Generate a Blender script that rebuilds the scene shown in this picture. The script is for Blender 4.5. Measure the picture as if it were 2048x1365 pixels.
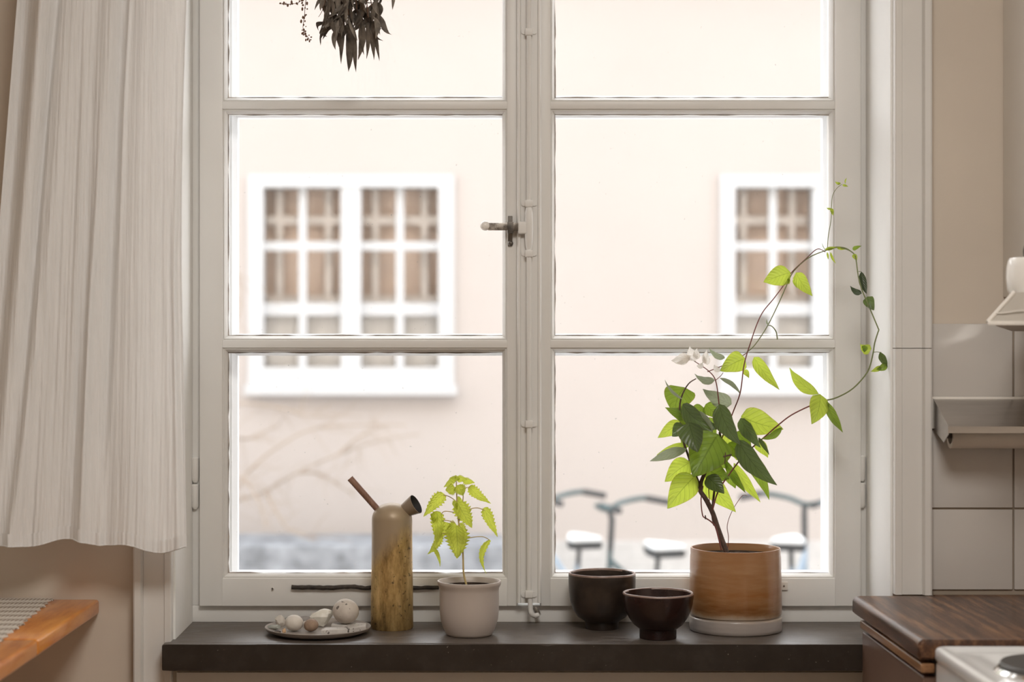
import bpy, bmesh, math, random
from mathutils import Vector, Matrix
for o in list(bpy.data.objects): bpy.data.objects.remove(o)
S = bpy.context.scene
COL = S.collection
PI = math.pi
random.seed(7)

# ------------------------------------------------------------------ camera, world, light, exposure
F, VX, VY = 3600.0, 940.0, 682.5          # focal length and vanishing point in photo pixels (2048 x 1365)
CY, CZ = -3.3, 1.37                       # camera distance to the inner wall face, eye height
cam_d = bpy.data.cameras.new('camera')
cam = bpy.data.objects.new('camera', cam_d); COL.objects.link(cam)
cam.location = (0, CY, CZ); cam.rotation_euler = (PI/2, 0, 0)
cam_d.sensor_width = 36; cam_d.sensor_fit = 'HORIZONTAL'
cam_d.lens = F/2048*36; cam_d.shift_x = (1024-VX)/2048
cam_d.clip_start = .05
cam_d.dof.use_dof = True; cam_d.dof.focus_distance = 3.40; cam_d.dof.aperture_fstop = 3.0
S.camera = cam

W = bpy.data.worlds.new('overcast_sky'); S.world = W; W.use_nodes = True
bg = W.node_tree.nodes['Background']
bg.inputs[0].default_value = (.975, .985, 1.0, 1); bg.inputs[1].default_value = 4.6

def area(name, loc, rot, sx, sy, watts, col):
    l = bpy.data.lights.new(name, 'AREA'); l.shape = 'RECTANGLE'; l.size = sx; l.size_y = sy
    l.energy = watts; l.color = col
    o = bpy.data.objects.new(name, l); COL.objects.link(o); o.location = loc; o.rotation_euler = rot
    return o

vs = S.view_settings
vs.view_transform = 'Standard'; vs.look = 'None'; vs.gamma = 1; vs.use_curve_mapping = False
vs.exposure = 0.0

# ------------------------------------------------------------------ helpers
def P(px, py, Y):
    d = Y - CY
    return Vector(((px-VX)/F*d, Y, CZ-(py-VY)/F*d))
def m_per_px(Y): return (Y-CY)/F

def finish(me, mats, smooth, angle=35):
    bm = bmesh.new(); bm.from_mesh(me)
    if smooth:
        for f in bm.faces: f.smooth = True
        lim = math.radians(angle)
        for e in bm.edges:
            if len(e.link_faces) == 2 and e.calc_face_angle(0) > lim: e.smooth = False
    bm.to_mesh(me); bm.free()
    for m in (mats if isinstance(mats, (list, tuple)) else [mats]): me.materials.append(m)

def link(name, me, parent=None):
    o = bpy.data.objects.new(name, me); COL.objects.link(o)
    if parent: o.parent = parent
    return o
def build(name, bm, mat, parent=None, smooth=True, angle=35, normals=True):
    if normals: bmesh.ops.recalc_face_normals(bm, faces=bm.faces)
    me = bpy.data.meshes.new(name); bm.to_mesh(me); bm.free()
    finish(me, mat, smooth, angle)
    o = link(name, me, None)
    if parent:
        o.parent = parent
        o.matrix_parent_inverse = parent_world(parent).inverted()
    return o
def parent_world(o):
    m = o.matrix_basis.copy()
    while o.parent:
        m = o.parent.matrix_basis @ o.matrix_parent_inverse @ m if False else m
        if o.parent.parent is None:
            m = o.parent.matrix_basis @ o.matrix_parent_inverse @ m
            break
        m = o.matrix_parent_inverse @ m; o = o.parent
    return m
def tag(o, label=None, cat=None, group=None, kind=None):
    if label: o['label'] = label
    if cat: o['category'] = cat
    if group: o['group'] = group
    if kind: o['kind'] = kind
    return o
def thing(name, loc, label=None, cat=None, group=None, kind=None, parent=None):
    o = bpy.data.objects.new(name, None); COL.objects.link(o); o.location = loc
    o.empty_display_size = .05
    if parent:
        o.parent = parent; o.matrix_parent_inverse = parent_world(parent).inverted()
    return tag(o, label, cat, group, kind)

def box(bm, x0, x1, y0, y1, z0, z1, bev=0.0, seg=2):
    b = bmesh.new()
    r = bmesh.ops.create_cube(b, size=1)
    for v in b.verts:
        v.co = Vector((x0+(v.co.x+.5)*(x1-x0), y0+(v.co.y+.5)*(y1-y0), z0+(v.co.z+.5)*(z1-z0)))
    if bev > 0:
        bmesh.ops.bevel(b, geom=list(b.edges), offset=bev, segments=seg, affect='EDGES', profile=.6)
    merge(bm, b)
def merge(bm, b):
    me = bpy.data.meshes.new('tmp'); b.to_mesh(me); b.free(); bm.from_mesh(me); bpy.data.meshes.remove(me)
def pbox(bm, px0, py0, px1, py1, Y0, Y1, bev=0.0, seg=2):
    a = P(px0, py0, Y0); c = P(px1, py1, Y0)
    box(bm, a.x, c.x, Y0, Y1, c.z, a.z, bev, seg)
def lathe(bm, prof, cx, cy, z0, seg=48, wob=0.0, seed=0, cap=True):
    """prof: list of (r, z) from outside bottom to the inside"""
    rr = random.Random(seed); ph = [rr.uniform(0, 6.3) for _ in range(4)]
    rings = []
    for (r, z) in prof:
        ring = []
        for i in range(seg):
            a = 2*PI*i/seg
            k = 1 + wob*(math.sin(2*a+ph[0])*.6+math.sin(3*a+ph[1]+z*20)*.5)
            dz = wob*.12*(math.sin(2*a+ph[2])+.6*math.sin(5*a+ph[3]))*(1 if z > prof[0][1]+.01 else 0)
            ring.append(bm.verts.new((cx+r*k*math.cos(a), cy+r*k*math.sin(a), z0+z+dz)))
        rings.append(ring)
    for A, B in zip(rings, rings[1:]):
        for i in range(seg):
            j = (i+1) % seg
            bm.faces.new((A[i], A[j], B[j], B[i]))
    if cap:
        bm.faces.new(list(reversed(rings[0]))); bm.faces.new(rings[-1])
def spline(pts, n=6):
    pts = [Vector(p) for p in pts]
    if len(pts) < 3: return pts
    out = []
    for i in range(len(pts)-1):
        p0 = pts[max(i-1, 0)]; p1 = pts[i]; p2 = pts[i+1]; p3 = pts[min(i+2, len(pts)-1)]
        for k in range(n):
            t = k/n
            out.append(.5*((2*p1)+(p2-p0)*t+(2*p0-5*p1+4*p2-p3)*t*t+(3*p1-p0-3*p2+p3)*t**3))
    out.append(pts[-1]); return out
def tube(bm, pts, r0, r1=None, seg=8, cap=True):
    r1 = r0 if r1 is None else r1
    n = len(pts); rings = []
    t0 = (pts[1]-pts[0]).normalized()
    u = t0.orthogonal().normalized()
    for i, p in enumerate(pts):
        t = (pts[min(i+1, n-1)]-pts[max(i-1, 0)]).normalized()
        u = (u - t*u.dot(t)).normalized(); v = t.cross(u)
        r = r0+(r1-r0)*i/(n-1)
        rings.append([bm.verts.new(p+(u*math.cos(2*PI*k/seg)+v*math.sin(2*PI*k/seg))*r) for k in range(seg)])
    for A, B in zip(rings, rings[1:]):
        for k in range(seg):
            j = (k+1) % seg
            bm.faces.new((A[k], A[j], B[j], B[k]))
    if cap:
        bm.faces.new(list(reversed(rings[0]))); bm.faces.new(rings[-1])
def extrude_poly(bm, pts, axis, a, b):
    """pts 2D polygon; axis 0: (y,z) along x, 1: (x,z) along y, 2: (x,y) along z"""
    def mk(p, t):
        return (t, p[0], p[1]) if axis == 0 else (p[0], t, p[1]) if axis == 1 else (p[0], p[1], t)
    A = [bm.verts.new(mk(p, a)) for p in pts]; B = [bm.verts.new(mk(p, b)) for p in pts]
    n = len(pts)
    bm.faces.new(A); bm.faces.new(list(reversed(B)))
    for i in range(n):
        bm.faces.new((A[i], B[i], B[(i+1) % n], A[(i+1) % n]))

# ------------------------------------------------------------------ materials
class N:
    def __init__(s, name):
        s.m = bpy.data.materials.new(name); s.m.use_nodes = True
        s.t = s.m.node_tree; s.b = s.t.nodes['Principled BSDF']; s.out = s.t.nodes['Material Output']
    def n(s, typ, **kw):
        x = s.t.nodes.new(typ)
        for k, v in kw.items():
            if k.startswith('i_'):
                key = k[2:]; key = int(key) if key.isdigit() else key
                x.inputs[key].default_value = v
            else: setattr(x, k, v)
        return x
    def l(s, a, b): s.t.links.new(a, b)
    def coord(s, which='Object', scale=(1, 1, 1)):
        tc = s.n('ShaderNodeTexCoord'); mp = s.n('ShaderNodeMapping'); mp.inputs['Scale'].default_value = scale
        s.l(tc.outputs[which], mp.inputs[0]); return mp.outputs[0]
    def noise(s, vec, scale, detail=4, rough=.55):
        x = s.n('ShaderNodeTexNoise', i_Scale=scale, i_Detail=detail, i_Roughness=rough); s.l(vec, x.inputs['Vector']); return x.outputs[0]
    def ramp(s, fac, stops):
        r = s.n('ShaderNodeValToRGB'); e = r.color_ramp.elements
        while len(e) < len(stops): e.new(.5)
        for k, (p, c) in enumerate(stops):
            e[k].position = p; e[k].color = (*c, 1) if len(c) == 3 else c
        s.l(fac, r.inputs[0]); return r.outputs[0]
    def mix(s, fac, a, b, mode='MIX'):
        x = s.n('ShaderNodeMix', data_type='RGBA', blend_type=mode)
        for sock, v in ((x.inputs[0], fac), (x.inputs[6], a), (x.inputs[7], b)):
            if isinstance(v, (int, float)): sock.default_value = v
            elif isinstance(v, tuple): sock.default_value = (*v, 1)
            else: s.l(v, sock)
        return x.outputs[2]
    def bump(s, h, strength=.2, dist=.002):
        x = s.n('ShaderNodeBump', i_Strength=strength, i_Distance=dist); s.l(h, x.inputs['Height']); s.l(x.outputs[0], s.b.inputs['Normal']); return x.outputs[0]
    def color(s, c):
        if isinstance(c, tuple): s.b.inputs['Base Color'].default_value = (*c, 1)
        else: s.l(c, s.b.inputs['Base Color'])
    def set(s, rough=.5, metal=0, spec=.5, coat=0):
        s.b.inputs['Roughness'].default_value = rough; s.b.inputs['Metallic'].default_value = metal
        s.b.inputs['Specular IOR Level'].default_value = spec; s.b.inputs['Coat Weight'].default_value = coat

def simple(name, col, rough=.5, metal=0, var=.06, nscale=12, bump=.1, bscale=60, bdist=.001, spec=.5, coat=0, scale=(1, 1, 1)):
    m = N(name); v = m.coord('Object', scale)
    f = m.noise(v, nscale)
    dark = tuple(c*(1-var*2) for c in col); lite = tuple(min(1, c*(1+var)) for c in col)
    m.color(m.ramp(f, [(.3, dark), (.7, lite)])); m.set(rough, metal, spec, coat)
    if bump: m.bump(m.noise(v, bscale), bump, bdist)
    return m.m

MAT = {}
MAT['paint'] = simple('window_paint', (.78, .765, .735), .38, var=.02, nscale=5, bump=.12, bscale=45)
MAT['casing'] = simple('casing_paint', (.74, .72, .69), .45, var=.02, nscale=4, bump=.12, bscale=40)
MAT['wall'] = simple('wall_paint', (.66, .575, .485), .6, var=.03, nscale=3, bump=.25, bscale=26, bdist=.0015)
MAT['reveal'] = simple('reveal_plaster', (.88, .875, .85), .6, var=.02, nscale=5, bump=.3, bscale=70, bdist=.001)
MAT['ceiling'] = simple('ceiling_paint', (.85, .82, .77), .7)
MAT['floor'] = simple('floor_boards', (.36, .25, .16), .5, var=.12, nscale=6, scale=(1, 12, 1))
MAT['outside'] = simple('outside_render', (.8, .74, .66), .8)
MAT['grout'] = simple('grout', (.34, .28, .22), .85)
MAT['tile'] = simple('white_glaze', (.60, .565, .53), .16, var=.015, nscale=3, bump=.05, bscale=8, bdist=.002)
MAT['black_gap'] = simple('gap_dark', (.05, .04, .035), .8)
MAT['steel'] = simple('brushed_steel', (.56, .54, .52), .28, metal=1, var=.04, nscale=10, bump=.05, bscale=90, scale=(1, 8, 8))
MAT['hood'] = simple('hood_panel', (.62, .60, .56), .3, metal=.7, var=.03)
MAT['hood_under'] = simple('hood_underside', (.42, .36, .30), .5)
MAT['hood_rim'] = simple('hood_rim', (.80, .76, .70), .35)
MAT['cabinet_white'] = simple('cabinet_white', (.76, .73, .68), .4, var=.01)
MAT['enamel'] = simple('white_enamel', (.74, .74, .735), .12, var=.01, nscale=3, bump=.03, bscale=10)
MAT['enamel_jar'] = simple('jar_enamel', (.88, .85, .80), .2, var=.01)
MAT['hotplate'] = simple('hotplate_iron', (.10, .095, .09), .45, metal=.4)
MAT['chrome'] = simple('chrome', (.75, .73, .70), .12, metal=1, bump=0)
MAT['iron'] = simple('worn_iron', (.17, .15, .13), .45, metal=.6, var=.25, nscale=60)
MAT['paper'] = simple('paper_roll', (.74, .69, .62), .8, var=.03, bump=.2, bscale=120)
MAT['soil'] = simple('potting_soil', (.045, .032, .024), .95, var=.4, nscale=90, bump=1, bscale=180, bdist=.004, spec=0)

def handle_bar():
    m = N('lever_metal'); v = m.coord()
    f = m.noise(v, 70, 6, .7)
    m.color(m.ramp(f, [(.44, (.13, .11, .09)), (.52, (.24, .21, .18)), (.62, (.50, .46, .41))])); m.set(.4, .3)
    m.bump(f, .4, .001); return m.m
MAT['lever'] = handle_bar()

def stone_sill():
    m = N('dark_stone_sill'); v = m.coord('Object', (1, 1, 1))
    a = m.noise(v, 7, 6, .65); b = m.noise(m.coord('Object', (1, 3, 1)), 22, 6, .7); c = m.noise(v, 190, 2, .5)
    base = m.ramp(a, [(.3, (.016, .011, .008)), (.7, (.030, .022, .017))])
    col = m.mix(m.ramp(b, [(.50, (0, 0, 0)), (.75, (.5, .5, .5))]), base, (.05, .040, .033))
    col = m.mix(m.ramp(c, [(.72, (0, 0, 0)), (.78, (.8, .8, .8))]), col, (.42, .38, .33))
    ge = m.n('ShaderNodeNewGeometry'); sx = m.n('ShaderNodeSeparateXYZ'); m.l(ge.outputs['Normal'], sx.inputs[0])
    dust_sheen = m.mix(1.0, m.ramp(sx.outputs[2], [(.6, (0, 0, 0)), (.9, (1, 1, 1))]), m.ramp(b, [(.30, (.35, .35, .35)), (.7, (.95, .95, .95))]), 'MULTIPLY')
    col = m.mix(dust_sheen, col, (.135, .110, .092))  # upward faces paler: dust, with window sheen put into the colour
    m.color(col); m.set(.42)
    r = m.ramp(b, [(.3, (.30, .30, .30)), (.7, (.52, .52, .52))]); m.l(r, m.b.inputs['Roughness'])
    m.bump(b, .25, .0015); return m.m
MAT['sill'] = stone_sill()

def wood(name, dark, mid, lite, rough, scale, wscale=6, coat=0, knots=False):
    m = N(name); v = m.coord('Object', scale)
    a = m.noise(v, wscale, 8, .65); b = m.noise(v, wscale*5, 4, .6)
    f = m.n('ShaderNodeMath', operation='MULTIPLY_ADD', i_1=.3); m.l(b, f.inputs[0]); m.l(a, f.inputs[2])
    m.color(m.ramp(f.outputs[0], [(.48, dark), (.64, mid), (.82, lite)])); m.set(rough, coat=coat)
    m.bump(b, .12, .001)
    return m.m
MAT['walnut'] = wood('dark_oiled_wood', (.034, .016, .010), (.090, .041, .023), (.25, .125, .06), .33, (17, 1.0, 10), 4.0)
MAT['board'] = wood('pullout_board_wood', (.16, .075, .035), (.28, .14, .065), (.40, .22, .11), .35, (14, 1.2, 14), 3)
MAT['brown_panel'] = simple('brown_painted_panel', (.16, .095, .068), .42, var=.04)
MAT['pine'] = wood('lacquered_pine', (.42, .11, .013), (.64, .215, .028), (.76, .32, .06), .28, (9, 1.1, 9), 3.0, coat=.3)
MAT['rod_wood'] = wood('brown_rod', (.17, .085, .055), (.25, .135, .09), (.32, .19, .13), .45, (10, 10, 2), 8)

def brass():
    m = N('aged_brass'); v = m.coord('Object', (1, 1, .28)); v2 = m.coord()
    a = m.noise(v, 55, 6, .7); b = m.noise(v2, 14, 4, .6); c = m.noise(v2, 120, 3, .6)
    sep = m.n('ShaderNodeSeparateXYZ'); tc = m.n('ShaderNodeTexCoord'); m.l(tc.outputs['Object'], sep.inputs[0])
    # matte pale tarnish over the upper body with a diagonal wavy edge
    ad = m.n('ShaderNodeMath', operation='MULTIPLY_ADD', i_1=-.9); m.l(sep.outputs[0], ad.inputs[0]); m.l(sep.outputs[2], ad.inputs[2])
    ad2 = m.n('ShaderNodeMath', operation='MULTIPLY_ADD', i_1=.05); m.l(b, ad2.inputs[0]); m.l(ad.outputs[0], ad2.inputs[2])
    up = m.ramp(ad2.outputs[0], [(.170, (0, 0, 0)), (.205, (1, 1, 1))])
    streak = m.ramp(a, [(.34, (.24, .155, .06)), (.5, (.52, .35, .14)), (.66, (.74, .54, .25))])
    spots = m.ramp(c, [(.62, (0, 0, 0)), (.70, (.85, .85, .85))])
    col = m.mix(spots, streak, (.055, .042, .028))
    col = m.mix(up, col, (.38, .29, .19))
    m.color(col)
    m.l(m.ramp(up, [(0, (.75, .75, .75)), (1, (.25, .25, .25))]), m.b.inputs['Metallic'])
    m.set(.42, .6); m.l(m.ramp(a, [(.3, (.55, .55, .55)), (.7, (.36, .36, .36))]), m.b.inputs['Roughness'])
    m.l(m.ramp(up, [(0, (.7, .7, .7)), (1, (.2, .2, .2))]), m.b.inputs['Metallic'])
    m.bump(a, .15, .001); return m.m
MAT['brass'] = brass()
MAT['brass_pale'] = simple('dull_pale_brass', (.30, .235, .17), .5, metal=.25, var=.08, nscale=30)
MAT['funnel_in'] = simple('funnel_inside', (.035, .032, .034), .6)

def glazed_pot():
    m = N('orange_glazed_pot'); tc = m.n('ShaderNodeTexCoord'); sep = m.n('ShaderNodeSeparateXYZ'); m.l(tc.outputs['Object'], sep.inputs[0])
    v = m.coord('Object', (1, 1, 6)); n = m.noise(v, 9, 5, .6); n2 = m.noise(m.coord('Object', (1, 1, 1)), 20, 4, .6)
    h = m.n('ShaderNodeMath', operation='MULTIPLY_ADD', i_1=.022); m.l(n2, h.inputs[0]); m.l(sep.outputs[2], h.inputs[2])
    band = m.ramp(h.outputs[0], [(.030, (.40, .35, .31)), (.040, (.46, .33, .19)), (.052, (.17, .065, .015)), (.085, (.29, .120, .036)), (.155, (.34, .165, .068)), (.185, (.33, .15, .07))])
    col = m.mix(m.ramp(n, [(.40, (0, 0, 0)), (.72, (.55, .55, .55))]), band, (.44, .27, .14))
    low = m.ramp(h.outputs[0], [(.034, (0, 0, 0)), (.050, (1, 1, 1))])
    col2 = m.mix(low, (.36, .315, .29), col)
    m.color(col2); m.set(.28, coat=.3)
    wv = m.n('ShaderNodeTexWave', i_Scale=31.0, i_Distortion=4.5, i_Detail=3.0); wv.bands_direction = 'Z'; m.l(m.coord(), wv.inputs[0])
    m.bump(m.mix(.16, n, wv.outputs[0]), .28, .0016); return m.m
MAT['glaze'] = glazed_pot()
MAT['greige'] = simple('greige_pot', (.50, .435, .39), .38, var=.02, nscale=6, bump=.04)
def dark_clay(name, a, b, rough):
    m = N(name); v = m.coord(); n = m.noise(v, 16, 5, .6)
    m.color(m.ramp(n, [(.35, a), (.7, b)])); m.set(rough); m.bump(m.noise(v, 60), .25, .001); return m.m
MAT['clay'] = dark_clay('dark_brown_stoneware', (.018, .012, .009), (.055, .038, .028), .30)
MAT['clay2'] = dark_clay('dark_plum_stoneware', (.014, .006, .005), (.032, .014, .012), .24)
MAT['rim_highlight'] = simple('bowl_rim_highlight', (.30, .21, .175), .28, var=.15, nscale=60)  # window glint on the bowl rims, put into the colour
MAT['plate'] = simple('plate_glaze', (.36, .32, .29), .35, var=.05)

def stone(name, a, b, scale=40, pits=None, rough=.75):
    m = N(name); v = m.coord(); n = m.noise(v, scale, 5, .6)
    c = m.ramp(n, [(.35, a), (.7, b)])
    if pits:
        p = m.noise(v, pits, 2, .4); c = m.mix(m.ramp(p, [(.645, (0, 0, 0)), (.69, (.85, .85, .85))]), c, (.10, .08, .07))
    m.color(c); m.set(rough); m.bump(m.noise(v, scale*3), .3, .001); return m.m
MAT['s_big'] = stone('pitted_limestone', (.52, .46, .40), (.66, .60, .53), 40, 95)
MAT['s_white'] = stone('pale_pebble', (.60, .55, .49), (.72, .67, .60))
MAT['s_brown'] = stone('brown_pebble', (.24, .16, .115), (.38, .27, .19))
MAT['s_quartz'] = stone('quartz', (.72, .69, .60), (.86, .83, .75), 60, rough=.4)
MAT['s_grey'] = stone('grey_pebble', (.27, .25, .24), (.38, .35, .33))
MAT['s_green'] = stone('grey_green_pebble', (.30, .31, .28), (.44, .45, .41))
MAT['s_slab'] = stone('chalk_slab', (.52, .49, .46), (.66, .63, .59), 30, 140)
MAT['s_orange'] = stone('orange_chip', (.55, .35, .20), (.65, .45, .28))
MAT['s_dark'] = stone('dark_chip', (.05, .04, .035), (.11, .09, .075))
MAT['twig'] = stone('charred_twig', (.022, .017, .014), (.07, .055, .042), 70)
MAT['dried'] = simple('dried_leaf', (.13, .105, .082), .8, var=.35, nscale=40, bump=.6, bscale=200, bdist=.002)
MAT['dried_b'] = simple('dried_leaf_b', (.26, .225, .185), .8, var=.3, nscale=40, bump=.6, bscale=200, bdist=.002)
MAT['dried_stem'] = simple('dried_stem', (.16, .085, .05), .8)
MAT['string'] = simple('twine', (.45, .36, .25), .9)

def leaf_mat(name, top, trans, vein, tw=.55, rough=.4, veins=7.0, bump=.25):
    m = N(name); uv = m.n('ShaderNodeTexCoord').outputs['UV']
    sep = m.n('ShaderNodeSeparateXYZ'); m.l(uv, sep.inputs[0])
    def math_(op, a, b=None, c=None):
        x = m.n('ShaderNodeMath', operation=op)
        for i, q in enumerate((a, b, c)):
            if q is None: continue
            if isinstance(q, (int, float)): x.inputs[i].default_value = q
            else: m.l(q, x.inputs[i])
        return x.outputs[0]
    s = math_('ABSOLUTE', math_('SUBTRACT', sep.outputs[0], .5))          # 0 midrib .. .5 edge
    mid = math_('LESS_THAN', s, .018)
    k = math_('FRACT', math_('MULTIPLY', math_('SUBTRACT', sep.outputs[1], math_('MULTIPLY', s, .62)), veins))
    side = math_('LESS_THAN', math_('ABSOLUTE', math_('SUBTRACT', k, .5)), .045)
    v = math_('MULTIPLY', math_('MAXIMUM', mid, side), .62)
    n = m.noise(m.coord('Object'), 60, 3, .5)
    c1 = m.mix(v, m.mix(n, tuple(x*.8 for x in top), tuple(x*1.15 for x in top)), vein)
    c2 = m.mix(v, m.mix(n, tuple(x*.82 for x in trans), tuple(min(1, x*1.12) for x in trans)), vein)
    edge = m.ramp(s, [(.46, (0, 0, 0)), (.5, (.5, .5, .5))])
    c2 = m.mix(edge, c2, (.45, .22, .10))
    m.color(c1); m.set(rough)
    puff = math_('MULTIPLY', math_('ABSOLUTE', math_('SUBTRACT', k, .5)), math_('MULTIPLY', s, -4.0))
    nb = m.bump(puff, bump, .006)
    tr = m.n('ShaderNodeBsdfTranslucent'); m.l(c2, tr.inputs[0]); m.l(nb, tr.inputs['Normal'])
    mx = m.n('ShaderNodeMixShader'); mx.inputs[0].default_value = tw
    m.l(m.b.outputs[0], mx.inputs[1]); m.l(tr.outputs[0], mx.inputs[2]); m.l(mx.outputs[0], m.out.inputs[0])
    return m.m
MAT['leaf_b'] = leaf_mat('leaf_bright', (.22, .29, .05), (.52, .62, .07), (.20, .27, .03), .66)
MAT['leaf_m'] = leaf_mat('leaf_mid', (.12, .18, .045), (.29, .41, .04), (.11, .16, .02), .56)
MAT['leaf_d'] = leaf_mat('leaf_dark', (.105, .135, .065), (.15, .23, .045), (.05, .08, .02), .40, .32)  # dark and shaded leaf copies hold the plant's own shade in their colour
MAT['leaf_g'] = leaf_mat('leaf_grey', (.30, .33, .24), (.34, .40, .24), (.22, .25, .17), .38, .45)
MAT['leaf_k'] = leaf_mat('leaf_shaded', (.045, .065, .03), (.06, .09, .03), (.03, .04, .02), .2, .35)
MAT['leaf_n'] = leaf_mat('nettle_leaf', (.40, .46, .08), (.74, .80, .10), (.32, .40, .05), .68, .5, 8.0, .5)
MAT['petal'] = leaf_mat('paper_petal', (.78, .74, .68), (.82, .78, .72), (.62, .56, .50), .5, .7)
MAT['stem_g'] = simple('green_stem', (.20, .23, .09), .5)
MAT['stem_r'] = simple('red_stem', (.20, .055, .045), .5)
MAT['stem_b'] = simple('woody_stem', (.11, .065, .05), .7, var=.25, nscale=80, bump=.5, bscale=120)
MAT['stem_n'] = simple('nettle_stem', (.55, .42, .18), .5)

def glass():
    m = N('window_glass'); m.t.nodes.remove(m.b)
    tr = m.n('ShaderNodeBsdfTransparent'); gl = m.n('ShaderNodeBsdfGlossy', i_Roughness=.02)
    fr = m.n('ShaderNodeFresnel', i_IOR=1.35)
    mx = m.n('ShaderNodeMixShader'); m.l(fr.outputs[0], mx.inputs[0]); m.l(tr.outputs[0], mx.inputs[1]); m.l(gl.outputs[0], mx.inputs[2])
    # thin dust film with specks, denser where rain has dried
    v = m.coord('Object'); d = m.ramp(m.noise(v, 160, 2, .5), [(.74, (0, 0, 0)), (.79, (.35, .35, .35))])
    df = m.n('ShaderNodeBsdfDiffuse'); df.inputs[0].default_value = (.85, .85, .85, 1)
    m2 = m.n('ShaderNodeMixShader'); m.l(d, m2.inputs[0]); m.l(mx.outputs[0], m2.inputs[1]); m.l(df.outputs[0], m2.inputs[2])
    m.l(m2.outputs[0], m.out.inputs[0]); return m.m
MAT['glass'] = glass()

def gauze():
    m = N('white_cotton_gauze')
    v = m.coord('Object', (1, 1, .035)); f = m.noise(v, 260, 3, .6); g = m.noise(m.coord('Object', (1, 1, .06)), 70, 5, .65)
    m.color(m.ramp(f, [(.3, (.92, .925, .925)), (.7, (.97, .97, .97))])); m.set(.9, spec=.1)
    ad = m.n('ShaderNodeMath', operation='MULTIPLY_ADD', i_1=1.6); m.l(g, ad.inputs[0]); m.l(f, ad.inputs[2])
    nb = m.bump(ad.outputs[0], .55, .004)
    tr = m.n('ShaderNodeBsdfTranslucent'); tr.inputs[0].default_value = (.88, .85, .81, 1); m.l(nb, tr.inputs['Normal'])
    mx = m.n('ShaderNodeMixShader'); mx.inputs[0].default_value = .16; m.l(m.b.outputs[0], mx.inputs[1]); m.l(tr.outputs[0], mx.inputs[2])
    tp = m.n('ShaderNodeBsdfTransparent')
    m3 = m.n('ShaderNodeMixShader'); m.l(m.ramp(g, [(.35, (.09, .09, .09)), (.65, (.01, .01, .01))]), m3.inputs[0])
    m.l(mx.outputs[0], m3.inputs[1]); m.l(tp.outputs[0], m3.inputs[2]); m.l(m3.outputs[0], m.out.inputs[0])
    return m.m
MAT['gauze'] = gauze()

def woven():
    m = N('woven_linen'); tc = m.n('ShaderNodeTexCoord'); sep = m.n('ShaderNodeSeparateXYZ'); m.l(tc.outputs['Object'], sep.inputs[0])
    w = m.n('ShaderNodeTexWave', i_Scale=60.0, i_Distortion=.8); w.bands_direction = 'Y'; m.l(m.coord(), w.inputs[0])
    w2 = m.n('ShaderNodeTexWave', i_Scale=44.0, i_Distortion=.7); w2.bands_direction = 'X'; m.l(m.coord(), w2.inputs[0])
    c = m.n('ShaderNodeTexWave', i_Scale=6.5, i_Distortion=.2); c.bands_direction = 'Y'; m.l(m.coord(), c.inputs[0])
    g = m.mix(1.0, w.outputs[0], w2.outputs[0], 'MULTIPLY')
    a = m.ramp(g, [(.08, (.30, .24, .185)), (.35, (.66, .61, .55))])
    m.color(m.mix(m.ramp(c.outputs[0], [(.45, (0, 0, 0)), (.6, (1, 1, 1))]), (.70, .655, .59), a)); m.set(.95, spec=.1)
    m.bump(g, .6, .002); return m.m
MAT['linen'] = woven()

def opal():
    m = N('fill_lamp_glow'); m.color((.9, .88, .84)); m.set(.4)
    m.b.inputs['Emission Color'].default_value = (1, .965, .915, 1); m.b.inputs['Emission Strength'].default_value = 22.5
    return m.m
MAT['opal'] = opal()
MAT['facade'] = simple('peach_render', (.475, .440, .423), .9, var=.015, nscale=1.2, bump=.1, bscale=30)
MAT['plinth'] = simple('grey_plinth', (.53, .53, .53), .9)
MAT['fwhite'] = simple('facade_white', (.88, .89, .90), .6, var=.005)
MAT['fwin'] = simple('facade_window_paint', (.53, .548, .57), .6, var=.005)
MAT['fpane'] = simple('facade_glass', (.40, .36, .33), .25, var=.03)
MAT['froom'] = simple('facade_room', (.86, .70, .59), .9, var=.10, nscale=2.5)
MAT['fcurtain'] = simple('facade_cafe_curtain', (.80, .79, .77), .9, var=.05, nscale=6, scale=(6, 1, 1))
MAT['inner_bar'] = simple('inner_sash', (.88, .83, .79), .6)
MAT['planter'] = simple('blue_grey_stone', (.25, .27, .30), .85, var=.25, nscale=8)
MAT['cobble'] = simple('courtyard_ground', (.55, .54, .53), .9, var=.1, nscale=4)
MAT['bark'] = simple('bare_bark', (.36, .30, .25), .9)
MAT['tyre'] = simple('tyre_rubber', (.05, .055, .06), .8)
MAT['bike_dark'] = simple('bike_teal_paint', (.06, .10, .11), .3)
MAT['bike_grey'] = simple('bike_blue_paint', (.25, .33, .42), .3)
MAT['saddle_top'] = simple('saddle_sky_sheen', (.78, .82, .85), .5)  # sky reflection on the saddles, put into a pale top layer

# ------------------------------------------------------------------ setting: room shell
XL, XR, YB, ZT = -1.75, 1.40, -5.0, 2.75
CAS_Y = -.02
OXL = (343-VX)/F*(CAS_Y-CY); OXR = (1790-VX)/F*(CAS_Y-CY)        # opening sides
SILL_H = (1283-VY)/F*(CAS_Y-CY); SZ = CZ-SILL_H                  # sill top
FRY = SILL_H*F/(1245-VY)+CY                                     # fixed frame face
SFY = SILL_H*F/(1290-VY)+CY                                     # sill front edge
SASH = FRY-.013
OZT = 2.43
WO = .46                                                        # outer wall face
def sill_D(py): return SILL_H*F/(py-VY)

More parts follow.
